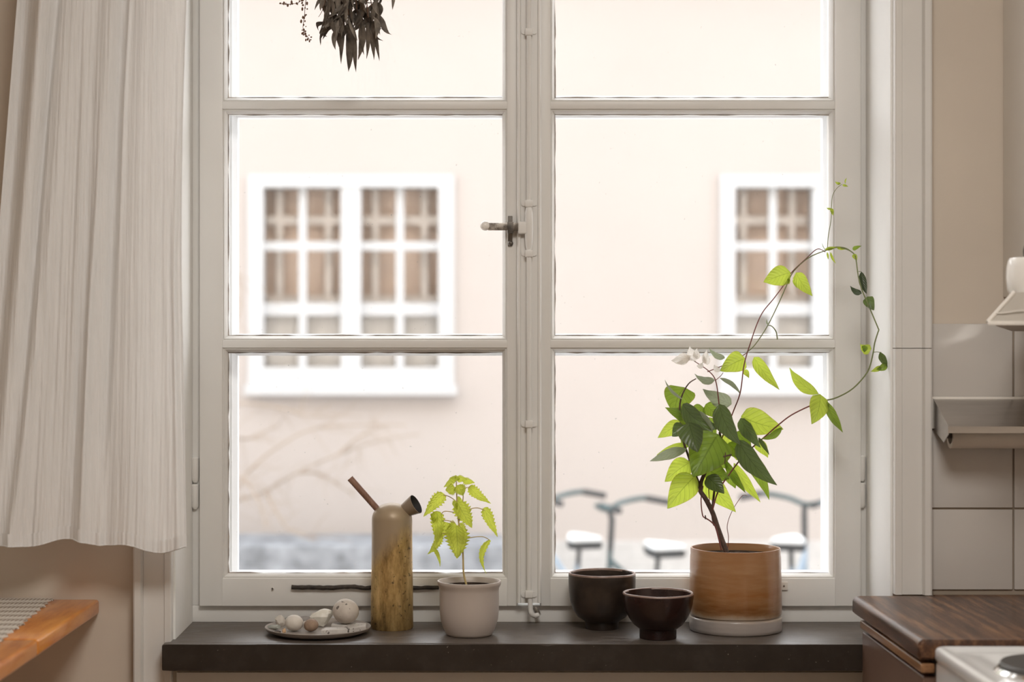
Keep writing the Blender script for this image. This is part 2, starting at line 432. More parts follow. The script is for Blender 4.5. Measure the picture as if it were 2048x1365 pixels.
bm = bmesh.new()
BT = 9.5  # unseen upper wall, raised to shade the facade opposite
box(bm, -14, OXL, 0, WO, -.75, BT); box(bm, OXR, 14, 0, WO, -.75, BT)
box(bm, OXL, OXR, 0, WO, OZT, BT); box(bm, OXL, OXR, .0, WO, -.75, SZ-.048)
wall_front = tag(build('wall_front', bm, MAT['wall'], smooth=False), 'beige painted kitchen wall around the deep window', kind='structure')
# plaster lining of the reveal, child of the wall
bm = bmesh.new()
box(bm, OXL-.004, OXL, -.001, FRY+.08, SZ, OZT); 
build('reveal_lining', bm, MAT['reveal'], wall_front, False).location.x = .004
bm = bmesh.new(); box(bm, OXR-.0, OXR+.004, -.001, FRY+.08, SZ, OZT)
build('reveal_lining', bm, MAT['reveal'], wall_front, False).location.x = -.004
bm = bmesh.new(); box(bm, OXL+.004, OXR-.004, -.001, FRY+.08, OZT-.004, OZT)
build('reveal_lining', bm, MAT['reveal'], wall_front, False)

def shell(name, x0, x1, y0, y1, z0, z1, mat, label):
    b = bmesh.new(); box(b, x0, x1, y0, y1, z0, z1)
    return tag(build(name, b, mat, smooth=False), label, kind='structure')
shell('floor', XL, XR, YB, 0, -.1, 0, MAT['floor'], 'brown boarded kitchen floor')
shell('ceiling', XL, XR, YB, 0, ZT, ZT+.1, MAT['ceiling'], 'white kitchen ceiling')
shell('wall_left', XL-.1, XL, YB, 0, -.1, ZT+.1, MAT['wall'], 'beige painted side wall by the pine table')
shell('wall_right', XR, XR+.1, YB, 0, -.1, ZT+.1, MAT['wall'], 'beige painted side wall behind the stove')
shell('wall_back', XL-.1, XR+.1, YB-.1, YB, -.1, ZT+.1, MAT['wall'], 'beige painted wall opposite the window')
# added flush ceiling lamp, unseen above the frame, carries the room fill
LX, LY = .25, -2.0
lamp = thing('added_fill_lamp', (LX, LY, ZT), 'added unseen ceiling lamp, round with opal shade, as fill light for the kitchen', 'lamp')
bm = bmesh.new(); lathe(bm, [(.43, -.012), (.45, -.010), (.45, 0)], LX, LY, ZT, 48); build('fill_lamp_base', bm, MAT['enamel'], lamp)
bm = bmesh.new(); lathe(bm, [(.002, -.085), (.18, -.080), (.34, -.060), (.41, -.033), (.43, -.0125)], LX, LY, ZT, 48); build('fill_lamp_shade', bm, MAT['opal'], lamp)

# casings
def casing(name, px0, px1, z0, z1, flip, label, split=None):
    x0 = (px0-VX)/F*(CAS_Y-CY); x1 = (px1-VX)/F*(CAS_Y-CY)
    w = x1-x0; y0, y1 = 0, CAS_Y
    prof = [(0, 0), (0, y1-.008), (.003, y1-.010), (w*.20, y1-.010), (w*.24, y1+.001), (w*.26, y1), (w*.80, y1), (w*.82, y1-.003), (w-.002, y1-.003), (w, y1-.001), (w, 0)]
    if flip: prof = [(w-a, b) for a, b in prof]
    b = bmesh.new()
    zs = [z0, z1] if split is None else [z0, split-.0006, split+.0006, z1]
    for k in range(0, len(zs), 2):
        extrude_poly(b, [(x0+a, q) for a, q in prof], 2, zs[k], zs[k+1])
    return tag(build(name, b, MAT['casing'], smooth=False), label, kind='structure')
CT_Z = CZ-(1188-VY)/F*(0-CY)                                    # worktop height
casing('trim_1', 268, 343, 0, OZT+.09, False, 'pale painted window casing beside the white curtain')
casing('trim_2', 1790, 1862, CT_Z+.001, OZT+.09, True, 'pale painted window casing standing on the brown worktop', CZ-(697-VY)/F*3.28)
bm = bmesh.new(); box(bm, OXL, OXR, CAS_Y, 0, OZT, OZT+.09)
tag(build('trim_3', bm, MAT['casing'], smooth=False), 'pale painted head casing over the window', kind='structure')
bm = bmesh.new(); box(bm, OXL+.007, OXR-.02, -.006, 0, 0, SZ-.06)
tag(build('trim_4', bm, MAT['casing'], smooth=False), 'pale painted panel below the dark stone sill', kind='structure')

# sill with ears in front of the casings, slightly uneven front edge and a chip
bm = bmesh.new()
front = []
n = 90; xa, xb = OXL-.011, OXR
chip = (1095-VX)/F*(SFY-CY)
for i in range(n+1):
    x = xa+(xb-xa)*i/n
    front.append((x, SFY+.0006*math.sin(x*31)+.0004*math.sin(x*83+1)))
poly = [(OXL, FRY+.02), (OXL, CAS_Y-.0115), (xa, CAS_Y-.0115)]+front+[(xb, FRY+.02)]
extrude_poly(bm, poly, 2, SZ-.0477, SZ)
top = [e for e in bm.edges if all(v.co.y < CAS_Y-.005 for v in e.verts) and abs(e.verts[0].co.z-e.verts[1].co.z) < 1e-4]
bmesh.ops.bevel(bm, geom=top, offset=.0032, segments=3, affect='EDGES', profile=.5)
for v in bm.verts:
    d = abs(v.co.x-chip)
    if d < .018 and v.co.y < SFY+.006 and v.co.z > SZ-.006:
        v.co.y += .006*(1-d/.018); v.co.z -= .004*(1-d/.018)
tag(build('window_sill', bm, MAT['sill'], angle=40), 'dark brown stone window sill with chipped front edge', 'window sill', kind='structure')

# ------------------------------------------------------------------ the window
win = thing('window_1', ((OXL+OXR)/2, FRY, SZ), 'off-white wooden casement window with two three-pane sashes', 'window', kind='structure')
ROWS = [(-251, 194), (227, 672), (705, 1149)]
COLS = [(454, 1005), (1110, 1661)]
bm = bmesh.new()
e = .0
fx0, fx1 = OXL+.004, OXR-.004
zb = SZ; zt = OZT-.004
zin = P(0, 1213.2, SASH).z
box(bm, fx0, fx1, FRY, FRY+.085, zb, zin, .0015)
box(bm, fx0, fx1, FRY, FRY+.085, zt-.06, zt, .0015)
a0 = P(399, 0, SASH).x-.0003; a1 = P(1722, 0, SASH).x+.0003
box(bm, fx0, a0, FRY, FRY+.085, zin, zt-.06, .0015); box(bm, a1, fx1, FRY, FRY+.085, zin, zt-.06, .0015)
am = P(1058, 0, FRY).x; box(bm, am-.02, am+.02, FRY+.04, FRY+.085, zin, zt-.06)
build('window_frame', bm, MAT['paint'], win)

def sash(px0, px1, col, Yf, th, rows, topy, boty, mould, mat, name):
    """wooden sash: bars as bevelled boxes with a recessed moulding round each pane"""
    b = bmesh.new(); g = 9                                       # face stops g px outside the glass edge
    c0, c1 = col
    ys = [topy]+[v for r in rows for v in r]+[boty]
    pbox(b, px0, topy, c0-g, boty, Yf, Yf+th, .002); pbox(b, c1+g, topy, px1, boty, Yf, Yf+th, .002)
    for k in range(0, len(ys), 2):
        t, u = ys[k], ys[k+1]
        t2 = t if k == 0 else t+g; u2 = u if k == len(ys)-2 else u-g
        pbox(b, c0-g-.5, t2, c1+g+.5, u2, Yf+(.0012 if 0 < k < len(ys)-2 else .0003), Yf+th-.001, .0012)
    prof = [(-g-1, .0035), (-g+1.5, .0055), (-g+3, .0040), (-g+5.5, .0075), (-g+7, .0105), (0, .0150), (0, th)] if mould else [(-g-1, .001), (0, .012), (0, th)]
    for (t, u) in rows:
        loops = []
        for (ins, dy) in prof:
            loops.append([b.verts.new(v) for v in (lambda A, C: [(A.x, Yf+dy, A.z), (C.x, Yf+dy, A.z), (C.x, Yf+dy, C.z), (A.x, Yf+dy, C.z)])(P(c0+ins, t+ins, Yf), P(c1-ins, u-ins, Yf))])
        for A, B in zip(loops, loops[1:]):
            for k in range(4):
                b.faces.new((A[k], A[(k+1) % 4], B[(k+1) % 4], B[k]))
    o = build(name, b, mat, win, smooth=True, angle=25, normals=False)
    for (t, u) in rows:
        gb = bmesh.new(); A_ = P(c0-1, t-1, Yf); C_ = P(c1+1, u+1, Yf)
        gb.faces.new([gb.verts.new(v) for v in ((A_.x, Yf+.018, C_.z), (C_.x, Yf+.018, C_.z), (C_.x, Yf+.018, A_.z), (A_.x, Yf+.018, A_.z))])
        pane = build('pane', gb, MAT['glass'], o, False)
        # uneven bead of old putty along the glass
        pb = bmesh.new(); rr = random.Random(int(t)+int(c0))
        if mould:
            A = P(c0, t, Yf); C = P(c1, u, Yf)
            for (p, q) in ((Vector((A.x, Yf+.0165, C.z)), Vector((C.x, Yf+.0165, C.z))), (Vector((A.x, Yf+.0165, A.z)), Vector((A.x, Yf+.0165, C.z))), (Vector((A.x, Yf+.0165, A.z)), Vector((C.x, Yf+.0165, A.z)))):
                pts = [p.lerp(q, i/24)+Vector((rr.uniform(-1, 1), 0, rr.uniform(-1, 1)))*.0011 for i in range(25)]
                tube(pb, pts, .0016, seg=5)
            build('putty_bead', pb, MAT['putty'], o)
    return o
MAT['putty'] = simple('old_putty', (.40, .35, .31), .8, var=.3, nscale=30)
sash(399, 1036, COLS[0], SASH, .036, ROWS, -305, 1213, True, MAT['paint'], 'sash')
sash(1080, 1722, COLS[1], SASH, .036, ROWS, -305, 1213, True, MAT['paint'], 'sash')
# outer sashes of the double window
OUT = SASH+.085
k = (SASH-CY)/(OUT-CY)
def far(v, c): return c+(v-c)*k
R2 = [(far(t, VY)+5, far(u, VY)-2) for t, u in ROWS]
sash(far(405, VX), far(1050, VX), (far(454, VX)+8, far(1005, VX)+6), OUT, .034, [((t-VY)/k*1+VY if False else t, u) for t, u in [(VY+(r[0]+7-VY), VY+(r[1]-4-VY)) for r in ROWS]], -280, 1190, False, MAT['fwhite'], 'outer_sash')
sash(far(1062, VX)+10, far(1722, VX), (1108, 1648), OUT, .034, [(r[0]+7, r[1]-4) for r in ROWS], -280, 1190, False, MAT['fwhite'], 'outer_sash')
# cover strip, locking rod and lever
bm = bmesh.new()
A = P(1034, -305, SASH-.012); C = P(1083, 1207, SASH-.012); w = C.x-A.x
prof = [(0, .013), (0, .004), (.0025, 0), (.006, 0), (.008, .003), (w-.008, .003), (w-.006, 0), (w-.0025, 0), (w, .004), (w, .013)]
extrude_poly(bm, [(A.x+a, SASH-.013+q) for a, q in prof], 2, C.z, A.z)
build('cover_strip', bm, MAT['paint'], win, angle=20)
RY = SASH-.020
rod = None
bm = bmesh.new()
pts = [P(1058, y, RY) for y in (-300, 0, 400, 412)]
tube(bm, pts, .0048, seg=12)
tube(bm, [P(1058, y, RY) for y in (500, 700, 900, 1100, 1190)], .0048, seg=12)
tube(bm, spline([P(1060, 1188, RY), P(1061, 1218, RY), P(1063, 1228, RY), P(1069, 1232, RY+.003), P(1076, 1231, RY+.008)]), .0048, seg=12)
rod = build('locking_rod', bm, MAT['paint'], win)
bm = bmesh.new(); tube(bm, [P(1070, 1216, SASH-.004), P(1078, 1232, SASH-.008)], .0045, seg=8); build('strike_hook', bm, MAT['lever'], rod)
for cy in (63, 407, 507, 849, 1190):
    bm = bmesh.new()
    pbox(bm, 1050.5, cy-7, 1065.5, cy+7, RY-.007, SASH-.010, .0015)
    for sx in (-1, 1):
        c = P(1058+sx*10, cy, SASH-.0125)
        lathe_pts = [c+Vector((math.cos(t)*.0055, 0, math.sin(t)*.0055)) for t in [i*2*PI/12 for i in range(12)]]
        vsA = [bm.verts.new(p) for p in lathe_pts]; vsB = [bm.verts.new(p+Vector((0, .004, 0))) for p in lathe_pts]
        bm.faces.new(vsA); bm.faces.new(list(reversed(vsB)))
        for i in range(12): bm.faces.new((vsA[i], vsB[i], vsB[(i+1) % 12], vsA[(i+1) % 12]))
    build('rod_clamp', bm, MAT['paint'], rod)
# lever: sleeve, boss, bar, knob, keeper
prof = [(1.0, .0050), (.96, .0055), (.85, .0072), (.7, .0080), (.5, .0084), (.3, .0080), (.15, .0072), (.04, .0055), (0, .0050)]
zt_, zb_ = P(0, 410, RY).z, P(0, 502, RY).z; cx = P(1058, 0, RY).x
bm = bmesh.new(); lathe(bm, [(r, zb_+(zt_-zb_)*(1-t)) for t, r in prof], cx, RY, 0, 16)
lev = build('lever_sleeve', bm, MAT['paint'], win)
bm = bmesh.new(); pbox(bm, 1036, 443, 1058, 468, RY-.006, RY+.004, .004, 3); build('lever_boss', bm, MAT['paint'], lev)
bm = bmesh.new(); pbox(bm, 976, 446, 1042, 461, RY-.004, RY+.001, .001); build('lever_bar', bm, MAT['lever'], lev)
kp = P(970, 452, RY-.0015); bm = bmesh.new(); bmesh.ops.create_uvsphere(bm, u_segments=16, v_segments=12, radius=.0094, matrix=Matrix.Translation(kp)); build('lever_knob', bm, MAT['enamel_jar'], lev)
bm = bmesh.new(); pbox(bm, 1016, 432, 1025, 492, SASH-.004, SASH, .001); pbox(bm, 1015, 444, 1027, 466, RY-.008, SASH-.003, .001)
kb = P(1021, 487, SASH-.003); bmesh.ops.create_uvsphere(bm, u_segments=10, v_segments=8, radius=.0055, matrix=Matrix.Translation(kb))
build('lever_keeper', bm, MAT['iron'], win)
for (hx, y0) in ((390, 915), (1724, 912)):
    hg = None
    for (a, b_) in ((y0, y0+51), (y0+54, y0+104)):
        bm = bmesh.new(); c = P(hx, 0, FRY-.006)
        z1 = P(0, a, FRY-.006).z; z0 = P(0, b_, FRY-.006).z
        lathe(bm, [(.004, z0-.0), (.0072, z0+.005), (.0072, z1-.002), (.0055, z1)], c.x, FRY-.004, 0, 14)
        hg = build('hinge_knuckle', bm, MAT['paint'], win)
for (x, y) in ((545, 1178), (1568, 1173)):
    bm = bmesh.new(); hw = 8 if x > 1000 else 2.2; pbox(bm, x-hw, y-hw, x+hw, y+hw, SASH-.004, SASH, .0006); tb = build('stay_plate', bm, MAT['hood_rim'], win)
    bm = bmesh.new(); c = P(x, y, SASH-.0045); bmesh.ops.create_uvsphere(bm, u_segments=8, v_segments=6, radius=.0018, matrix=Matrix.Translation(c)); build('screw', bm, MAT['iron'], tb)
bm = bmesh.new(); box(bm, OXL-.05, OXR+.05, OUT+.03, WO+.06, SZ-.02, SZ+.018, .003)
build('outer_ledge', bm, MAT['fwhite'], win)

# dark twig lying along the bottom rail
bm = bmesh.new(); rr = random.Random(3)
pts = spline([P(583+ (878-583)*i/14, 1176+rr.uniform(-1.6, 1.6), SASH-.0055) for i in range(15)], 3)
tube(bm, pts, .0044, .0038, 8)
for v in bm.verts: v.co += Vector((0, 0, rr.uniform(-.0006, .0006)))
tag(build('twig', bm, MAT['twig']), 'thin dark twig held flat against the bottom rail of the left sash', 'twig')

# ------------------------------------------------------------------ tiles
TY = -.007
bm = bmesh.new(); TX0 = P(1863, 0, TY).x
box(bm, TX0-.002, XR, -.003, 0, CT_Z-.06, P(0, 649, TY).z-.001); build('grout', bm, MAT['grout'], wall_front, False)
pitch = 166/F*3.293
xs = [TX0+i*pitch for i in range(5)]
rows = [(648, 811), (815, 856), (860, 1016), (1020, 1180)]
shared = {}
for (t, u) in rows:
    z1, z0 = P(0, t, TY).z, P(0, u, TY).z
    for i, x in enumerate(xs[:4]):
        x1 = min(x+pitch-.0036, XR-.001)
        key = (round(x1-x, 4), t)
        if key not in shared:
            b = bmesh.new(); box(b, 0, x1-x, 0, .005, 0, z1-z0, .0012, 2)
            bmesh.ops.recalc_face_normals(b, faces=b.faces)
            me = bpy.data.meshes.new('tile'); b.to_mesh(me); b.free(); finish(me, MAT['tile'], True); shared[key] = me
        o = link('tile', shared[key], wall_front); o.location = (x, TY+random.uniform(-.0004, .0004), z0)
        o.rotation_euler = (random.uniform(-.003, .003), 0, random.uniform(-.003, .003))

# ------------------------------------------------------------------ worktop, cabinet, stove
wx0 = P(1698, 0, 0).x; wyf = (CZ-CT_Z)*F/(1280-VY)+CY; WT = .032
bm = bmesh.new()
r = .012; pr = []
for (cx_, cz_, a0_, a1_) in ((wx0+r, CT_Z-r, PI, PI/2), ):
    pass
arc = [(wx0+.013-.013*math.cos(t), CT_Z-.011+.011*math.sin(t)) for t in [i*PI/2/6 for i in range(7)]]
poly = [(wx0+.004, CT_Z-WT), (wx0, CT_Z-WT+.004)]+arc+[(XR, CT_Z), (XR, CT_Z-WT)]
extrude_poly(bm, poly, 1, wyf, CAS_Y-.0105)
ed = [e for e in bm.edges if all(abs(v.co.y-wyf) < 1e-5 for v in e.verts)]
bmesh.ops.bevel(bm, geom=ed, offset=.004, segments=3, affect='EDGES')
b2 = bmesh.new(); box(b2, P(1864, 0, 0).x, XR, -.0305, -.008, CT_Z-WT, CT_Z-.001); merge(bm, b2)
tag(build('worktop', bm, MAT['walnut']), 'dark brown wooden worktop with rounded edge beside the window sill', 'worktop')
cab = thing('base_cabinet', (wx0+.3, -.26, 0), 'brown painted base cabinet under the dark wooden worktop', 'cabinet')
px_cab = wx0+.011
bm = bmesh.new(); box(bm, px_cab, XR-.002, wyf+.012, CAS_Y-.04, 0, CT_Z-WT-.028, .004, 3); build('cabinet_body', bm, MAT['brown_panel'], cab)
bm = bmesh.new(); box(bm, px_cab+.018, XR-.002, wyf+.016, CAS_Y-.045, CT_Z-WT-.0275, CT_Z-WT-.0005); build('gap_filler', bm, MAT['black_gap'], cab, False)  # near-black filler, the shade of the gap put into its colour
bm = bmesh.new(); box(bm, wx0+.006, px_cab+.017, wyf+.004, CAS_Y-.044, CT_Z-WT-.0215, CT_Z-WT-.0065, .004, 3)
build('pullout_board', bm, MAT['board'], cab)

sy1 = wyf-.012; sy0 = sy1-.60
sz = CZ-(1292-VY)/F*(sy1-CY); sx0 = P(1866, 0, sy1).x; sx1 = sx0+.5
st = thing('stove', ((sx0+sx1)/2, sy1-.3, 0), 'white enamel electric stove in front of the brown worktop', 'stove')
bm = bmesh.new(); box(bm, sx0+.004, sx1, sy0, sy1, .02, sz-.024, .006, 3); build('stove_body', bm, MAT['enamel'], st)
# hob: dished plate with raised rounded rim
bm = bmesh.new()
def rrect(x0, x1, y0, y1, r, z, n=6):
    out = []
    for (cx_, cy_, a) in ((x1-r, y1-r, 0), (x0+r, y1-r, PI/2), (x0+r, y0+r, PI), (x1-r, y0+r, 1.5*PI)):
        for i in range(n+1):
            t = a+PI/2*i/n; out.append(bm.verts.new((cx_+r*math.cos(t), cy_+r*math.sin(t), z)))
    return out
L = []
for ins, z, r in ((.002, sz-.022, .014), (0, sz-.018, .015), (0, sz-.006, .015), (.002, sz-.002, .014), (.006, sz, .012), (.012, sz-.001, .012), (.022, sz-.005, .012), (.034, sz-.0055, .012)):
    L.append(rrect(sx0+ins, sx1-ins, sy0+ins, sy1-ins, r, z))
L.append(rrect(sx0+.056, sx1-.056, sy0+.05, sy1-.05, .015, sz-.0058)); L.append(rrect(sx0+.060, sx1-.060, sy0+.054, sy1-.054, .015, sz-.0085))
for A, B in zip(L, L[1:]):
    for i in range(len(A)): bm.faces.new((A[i], A[(i+1) % len(A)], B[(i+1) % len(B)], B[i]))
bm.faces.new(L[0]); bm.faces.new(L[-1])
build('hob_plate', bm, MAT['enamel'], st, angle=60)
hp = (P(2000, 1325, 0).x, 0)
D_ = (CZ-sz)*F/(1340-VY); hx = (1998-VX)/F*D_+.09; hy = D_+CY
for (ax, ay, R) in ((hx, hy, .09), (hx+.2, hy, .075), (hx, hy-.28, .075), (hx+.2, hy-.28, .09)):
    bm = bmesh.new(); lathe(bm, [(R*1.05, -.009), (R*1.05, -.004), (R*.99, .001), (R*.97, .001), (R*.97, -.006)], ax, ay, sz, 48); ring = build('hotplate_ring', bm, MAT['chrome'], st)
    bm = bmesh.new(); lathe(bm, [(R*.955, -.006), (R*.955, .006), (R*.93, .009), (R*.3, .009), (R*.28, .006), (.002, .006)], ax, ay, sz, 48); build('hotplate', bm, MAT['hotplate'], st)

# ------------------------------------------------------------------ paper holder on the tiles
ph = thing('paper_towel_holder', P(1950, 850, -.05), 'steel paper towel holder screwed to the white tiles', 'paper holder')
bm = bmesh.new(); pbox(bm, 1861.5, 794, 2180, 858, TY-.006, TY-.0012, .0008); build('back_plate', bm, MAT['hood_rim'], ph)
bm = bmesh.new()
hxL = P(1871, 0, -.03).x; hxR = XR-.06
A = P(1871, 799, TY-.008); fy = -.115
zf1 = P(0, 852, fy).z; zf0 = P(0, 867, fy).z
poly = [(TY-.0065, A.z), (fy+.003, zf1), (fy, zf1-.0015), (fy, zf0), (fy+.0015, zf0), (fy+.0015, zf1-.003), (TY-.0065, A.z-.002)]
extrude_poly(bm, poly, 0, hxL+.0018, hxR); build('sloping_cover', bm, MAT['steel'], ph, False)
bm = bmesh.new(); zs_ = P(0, 886, -.1).z
extrude_poly(bm, [(TY-.0065, A.z+.001), (fy-.001, zf1+.001), (fy-.001, zf0-.002), (-.085, zs_), (TY-.0065, zs_+.02)], 0, hxL, hxL+.0016); build('side_plate', bm, MAT['steel'], ph, False)
bm = bmesh.new(); c = P(1888, 812, -.025); bmesh.ops.create_uvsphere(bm, u_segments=8, v_segments=6, radius=.0016, matrix=Matrix.Translation((c.x, TY-.02, c.z))); build('screw', bm, MAT['iron'], ph)
ry = -.066; rz = P(0, 872, ry).z; rx0 = P(1900, 0, ry).x
bm = bmesh.new()
def roll(b, r_out, r_in, x0, x1, y, z, seg=36):
    rings = [[b.verts.new((x, y+r*math.cos(2*PI*i/seg), z+r*math.sin(2*PI*i/seg))) for i in range(seg)] for (x, r) in ((x0, r_in), (x0, r_out), (x1, r_out), (x1, r_in), (x0, r_in))]
    for A_, B_ in zip(rings, rings[1:]):
        for i in range(seg): b.faces.new((A_[i], A_[(i+1) % seg], B_[(i+1) % seg], B_[i]))
roll(bm, .023, .015, rx0, hxR-.03, ry, rz); pr = build('paper_roll', bm, MAT['paper'])
tag(pr, 'roll of pale kitchen paper in the steel holder', 'paper roll')
bm = bmesh.new(); tube(bm, [Vector((hxL+.002, ry, rz)), Vector((hxR-.02, ry, rz))], .005, seg=10); build('roll_bar', bm, MAT['iron'], ph)

# ------------------------------------------------------------------ wall cabinet, hood, jar
bm = bmesh.new(); cx0 = P(2005, 0, 0).x; HY = -.44
hz1 = P(0, 584, HY).z; hz0 = P(0, 650, HY).z
box(bm, cx0, XR-.002, -.30, -.002, hz1+.002, 2.45, .003)
wc = thing('wall_cabinet', (cx0+.2, -.15, hz1), 'white wall cabinet above the range hood', 'cabinet')
build('cabinet_body', bm, MAT['cabinet_white'], wc)
bm = bmesh.new(); box(bm, cx0+.004, XR-.006, -.318, -.3005, hz1+.005, 2.447, .003); dr = build('door', bm, MAT['cabinet_white'], wc)
hd = thing('range_hood', (1.1, -.2, hz0), 'grey metal range hood with pale slanting edge under the white cabinet', 'range hood')
xl0 = P(1975, 0, HY).x; xl1 = P(2036, 0, HY).x
bm = bmesh.new()
def frustum(b, r0, z0, r1, z1):
    def q(r, z): return [b.verts.new(v) for v in ((r[0], r[2], z), (r[1], r[2], z), (r[1], r[3], z), (r[0], r[3], z))]
    A_, B_ = q(r0, z0), q(r1, z1)
    b.faces.new(list(reversed(A_))); b.faces.new(B_)
    for i in range(4): b.faces.new((A_[i], A_[(i+1) % 4], B_[(i+1) % 4], B_[i]))
def hexa(b, pts):
    V_ = [b.verts.new(p) for p in pts]
    for q in ((0, 1, 2, 3), (7, 6, 5, 4), (0, 4, 5, 1), (1, 5, 6, 2), (2, 6, 7, 3), (3, 7, 4, 0)): b.faces.new([V_[k] for k in q])
HB = -.10; HXR = XR-.003
bl0 = P(2024, 0, HB).x; bl1 = P(2052, 0, HB).x
hexa(bm, [(xl0+.003, HY, hz0+.004), (HXR, HY, hz0+.004), (HXR, HY+.02, hz1), (xl1+.002, HY+.02, hz1), (bl0, HB, hz0+.004), (HXR, HB, hz0+.004), (HXR, HB, hz1), (bl1, HB, hz1)])
build('hood_canopy', bm, MAT['hood'], hd, False)
bm = bmesh.new(); tube(bm, [Vector((xl0, HY, hz0+.004)), Vector((xl1, HY+.02, hz1))], .0035, seg=8); box(bm, xl0, XR-.003, HY-.004, HY+.004, hz0-.001, hz0+.006, .002)
build('hood_rim', bm, MAT['hood_rim'], hd)
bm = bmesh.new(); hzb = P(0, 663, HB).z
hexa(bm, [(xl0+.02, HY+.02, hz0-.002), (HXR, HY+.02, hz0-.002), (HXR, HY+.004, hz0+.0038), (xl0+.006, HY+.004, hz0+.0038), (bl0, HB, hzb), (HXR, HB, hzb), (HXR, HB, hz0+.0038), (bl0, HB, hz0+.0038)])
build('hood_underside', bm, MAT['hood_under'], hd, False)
bm = bmesh.new()
bm2 = spline([P(1992, 627, HY-.0), P(2012, 626, HY), P(2030, 623, HY), P(2052, 621, HY)])
tube(bm, [p+Vector((0, .003, 0)) for p in bm2], .0012, seg=6); build('hood_seam', bm, MAT['hood_rim'], hd)
jy = HY+.075; jr = .05; jx = P(2014, 0, jy).x+jr; jz0 = hz1; jh = P(0, 516, jy).z-jz0
jar = thing('jar', (jx, jy, jz0), 'small white enamel jar with wire handle on the range hood', 'jar')
bm = bmesh.new(); lathe(bm, [(jr*.90, 0), (jr*.95, .004), (jr, jh*.4), (jr*.985, jh*.75), (jr*.93, jh-.003), (jr*.88, jh), (jr*.84, jh-.002), (jr*.84, .006)], jx, jy, jz0, 40); build('jar_body', bm, MAT['enamel_jar'], jar)
bm = bmesh.new(); hc = jz0+jh-.003
tube(bm, spline([Vector((jx-.022, jy, hc)), Vector((jx-.022, jy, hc+.018)), Vector((jx-.014, jy, hc+.031)), Vector((jx, jy, hc+.035)), Vector((jx+.014, jy, hc+.031)), Vector((jx+.022, jy, hc+.018)), Vector((jx+.022, jy, hc))]), .0016, seg=8); build('wire_handle', bm, MAT['iron'], jar)
bm = bmesh.new(); lathe(bm, [(jr*.83, 0), (jr*.83, .003), (.004, .0055)], jx, jy, jz0+jh-.006, 32); build('jar_lid', bm, MAT['enamel_jar'], jar)

# ------------------------------------------------------------------ pine table with runner
tz = CZ-(1199-VY)/F*3.297
tb = thing('pine_table', (-1.2, -.7, 0), 'orange lacquered pine table against the wall under the curtain', 'table')
tx = P(199, 0, -.003).x; yj = .471*F/(1277-VY)+CY
def board(y0, y1, x0a, x0b):
    b = bmesh.new()
    n = 2; pts = [(XL+.05, y1), (x0b, y1), (x0a, y0), (XL+.05, y0)]
    extrude_poly(b, pts, 2, tz-.028, tz)
    bmesh.ops.recalc_face_normals(b, faces=b.faces)
    bmesh.ops.bevel(b, geom=list(b.edges), offset=.006, segments=4, affect='EDGES', profile=.5)
    return build('board', b, MAT['pine'], tb)
board(yj+.0004, -.003, tx-.006, tx); board(-1.45, yj-.0004, tx-.02, tx-.006)
for (x, y) in ((-1.05, -.12), (-1.05, -1.3), (-1.6, -.12), (-1.6, -1.3)):
    b = bmesh.new(); box(b, x-.03, x+.03, y-.03, y+.03, 0, tz-.028, .004); build('leg', b, MAT['pine'], tb)
bm = bmesh.new(); zc = tz+.0004
right = []; rr = random.Random(2)
x_far = P(104, 0, -.01).x; x_near = (3-VX)/F*2.83
ny = 60
for i in range(ny+1):
    t = i/ny; y = -.006-1.2*t
    x = x_far+(x_near-x_far)*min(t/.4, 1.6)
    right.append((x+(.0045 if i % 2 else -.0045)+rr.uniform(-.002, .002), y))
poly = right+[(XL+.15, -1.206), (XL+.15, -.006)]
extrude_poly(bm, poly, 2, zc, zc+.0022)
tag(build('table_runner', bm, MAT['linen'], smooth=False), 'woven beige table runner with frayed zigzag edge on the pine table', 'table runner')

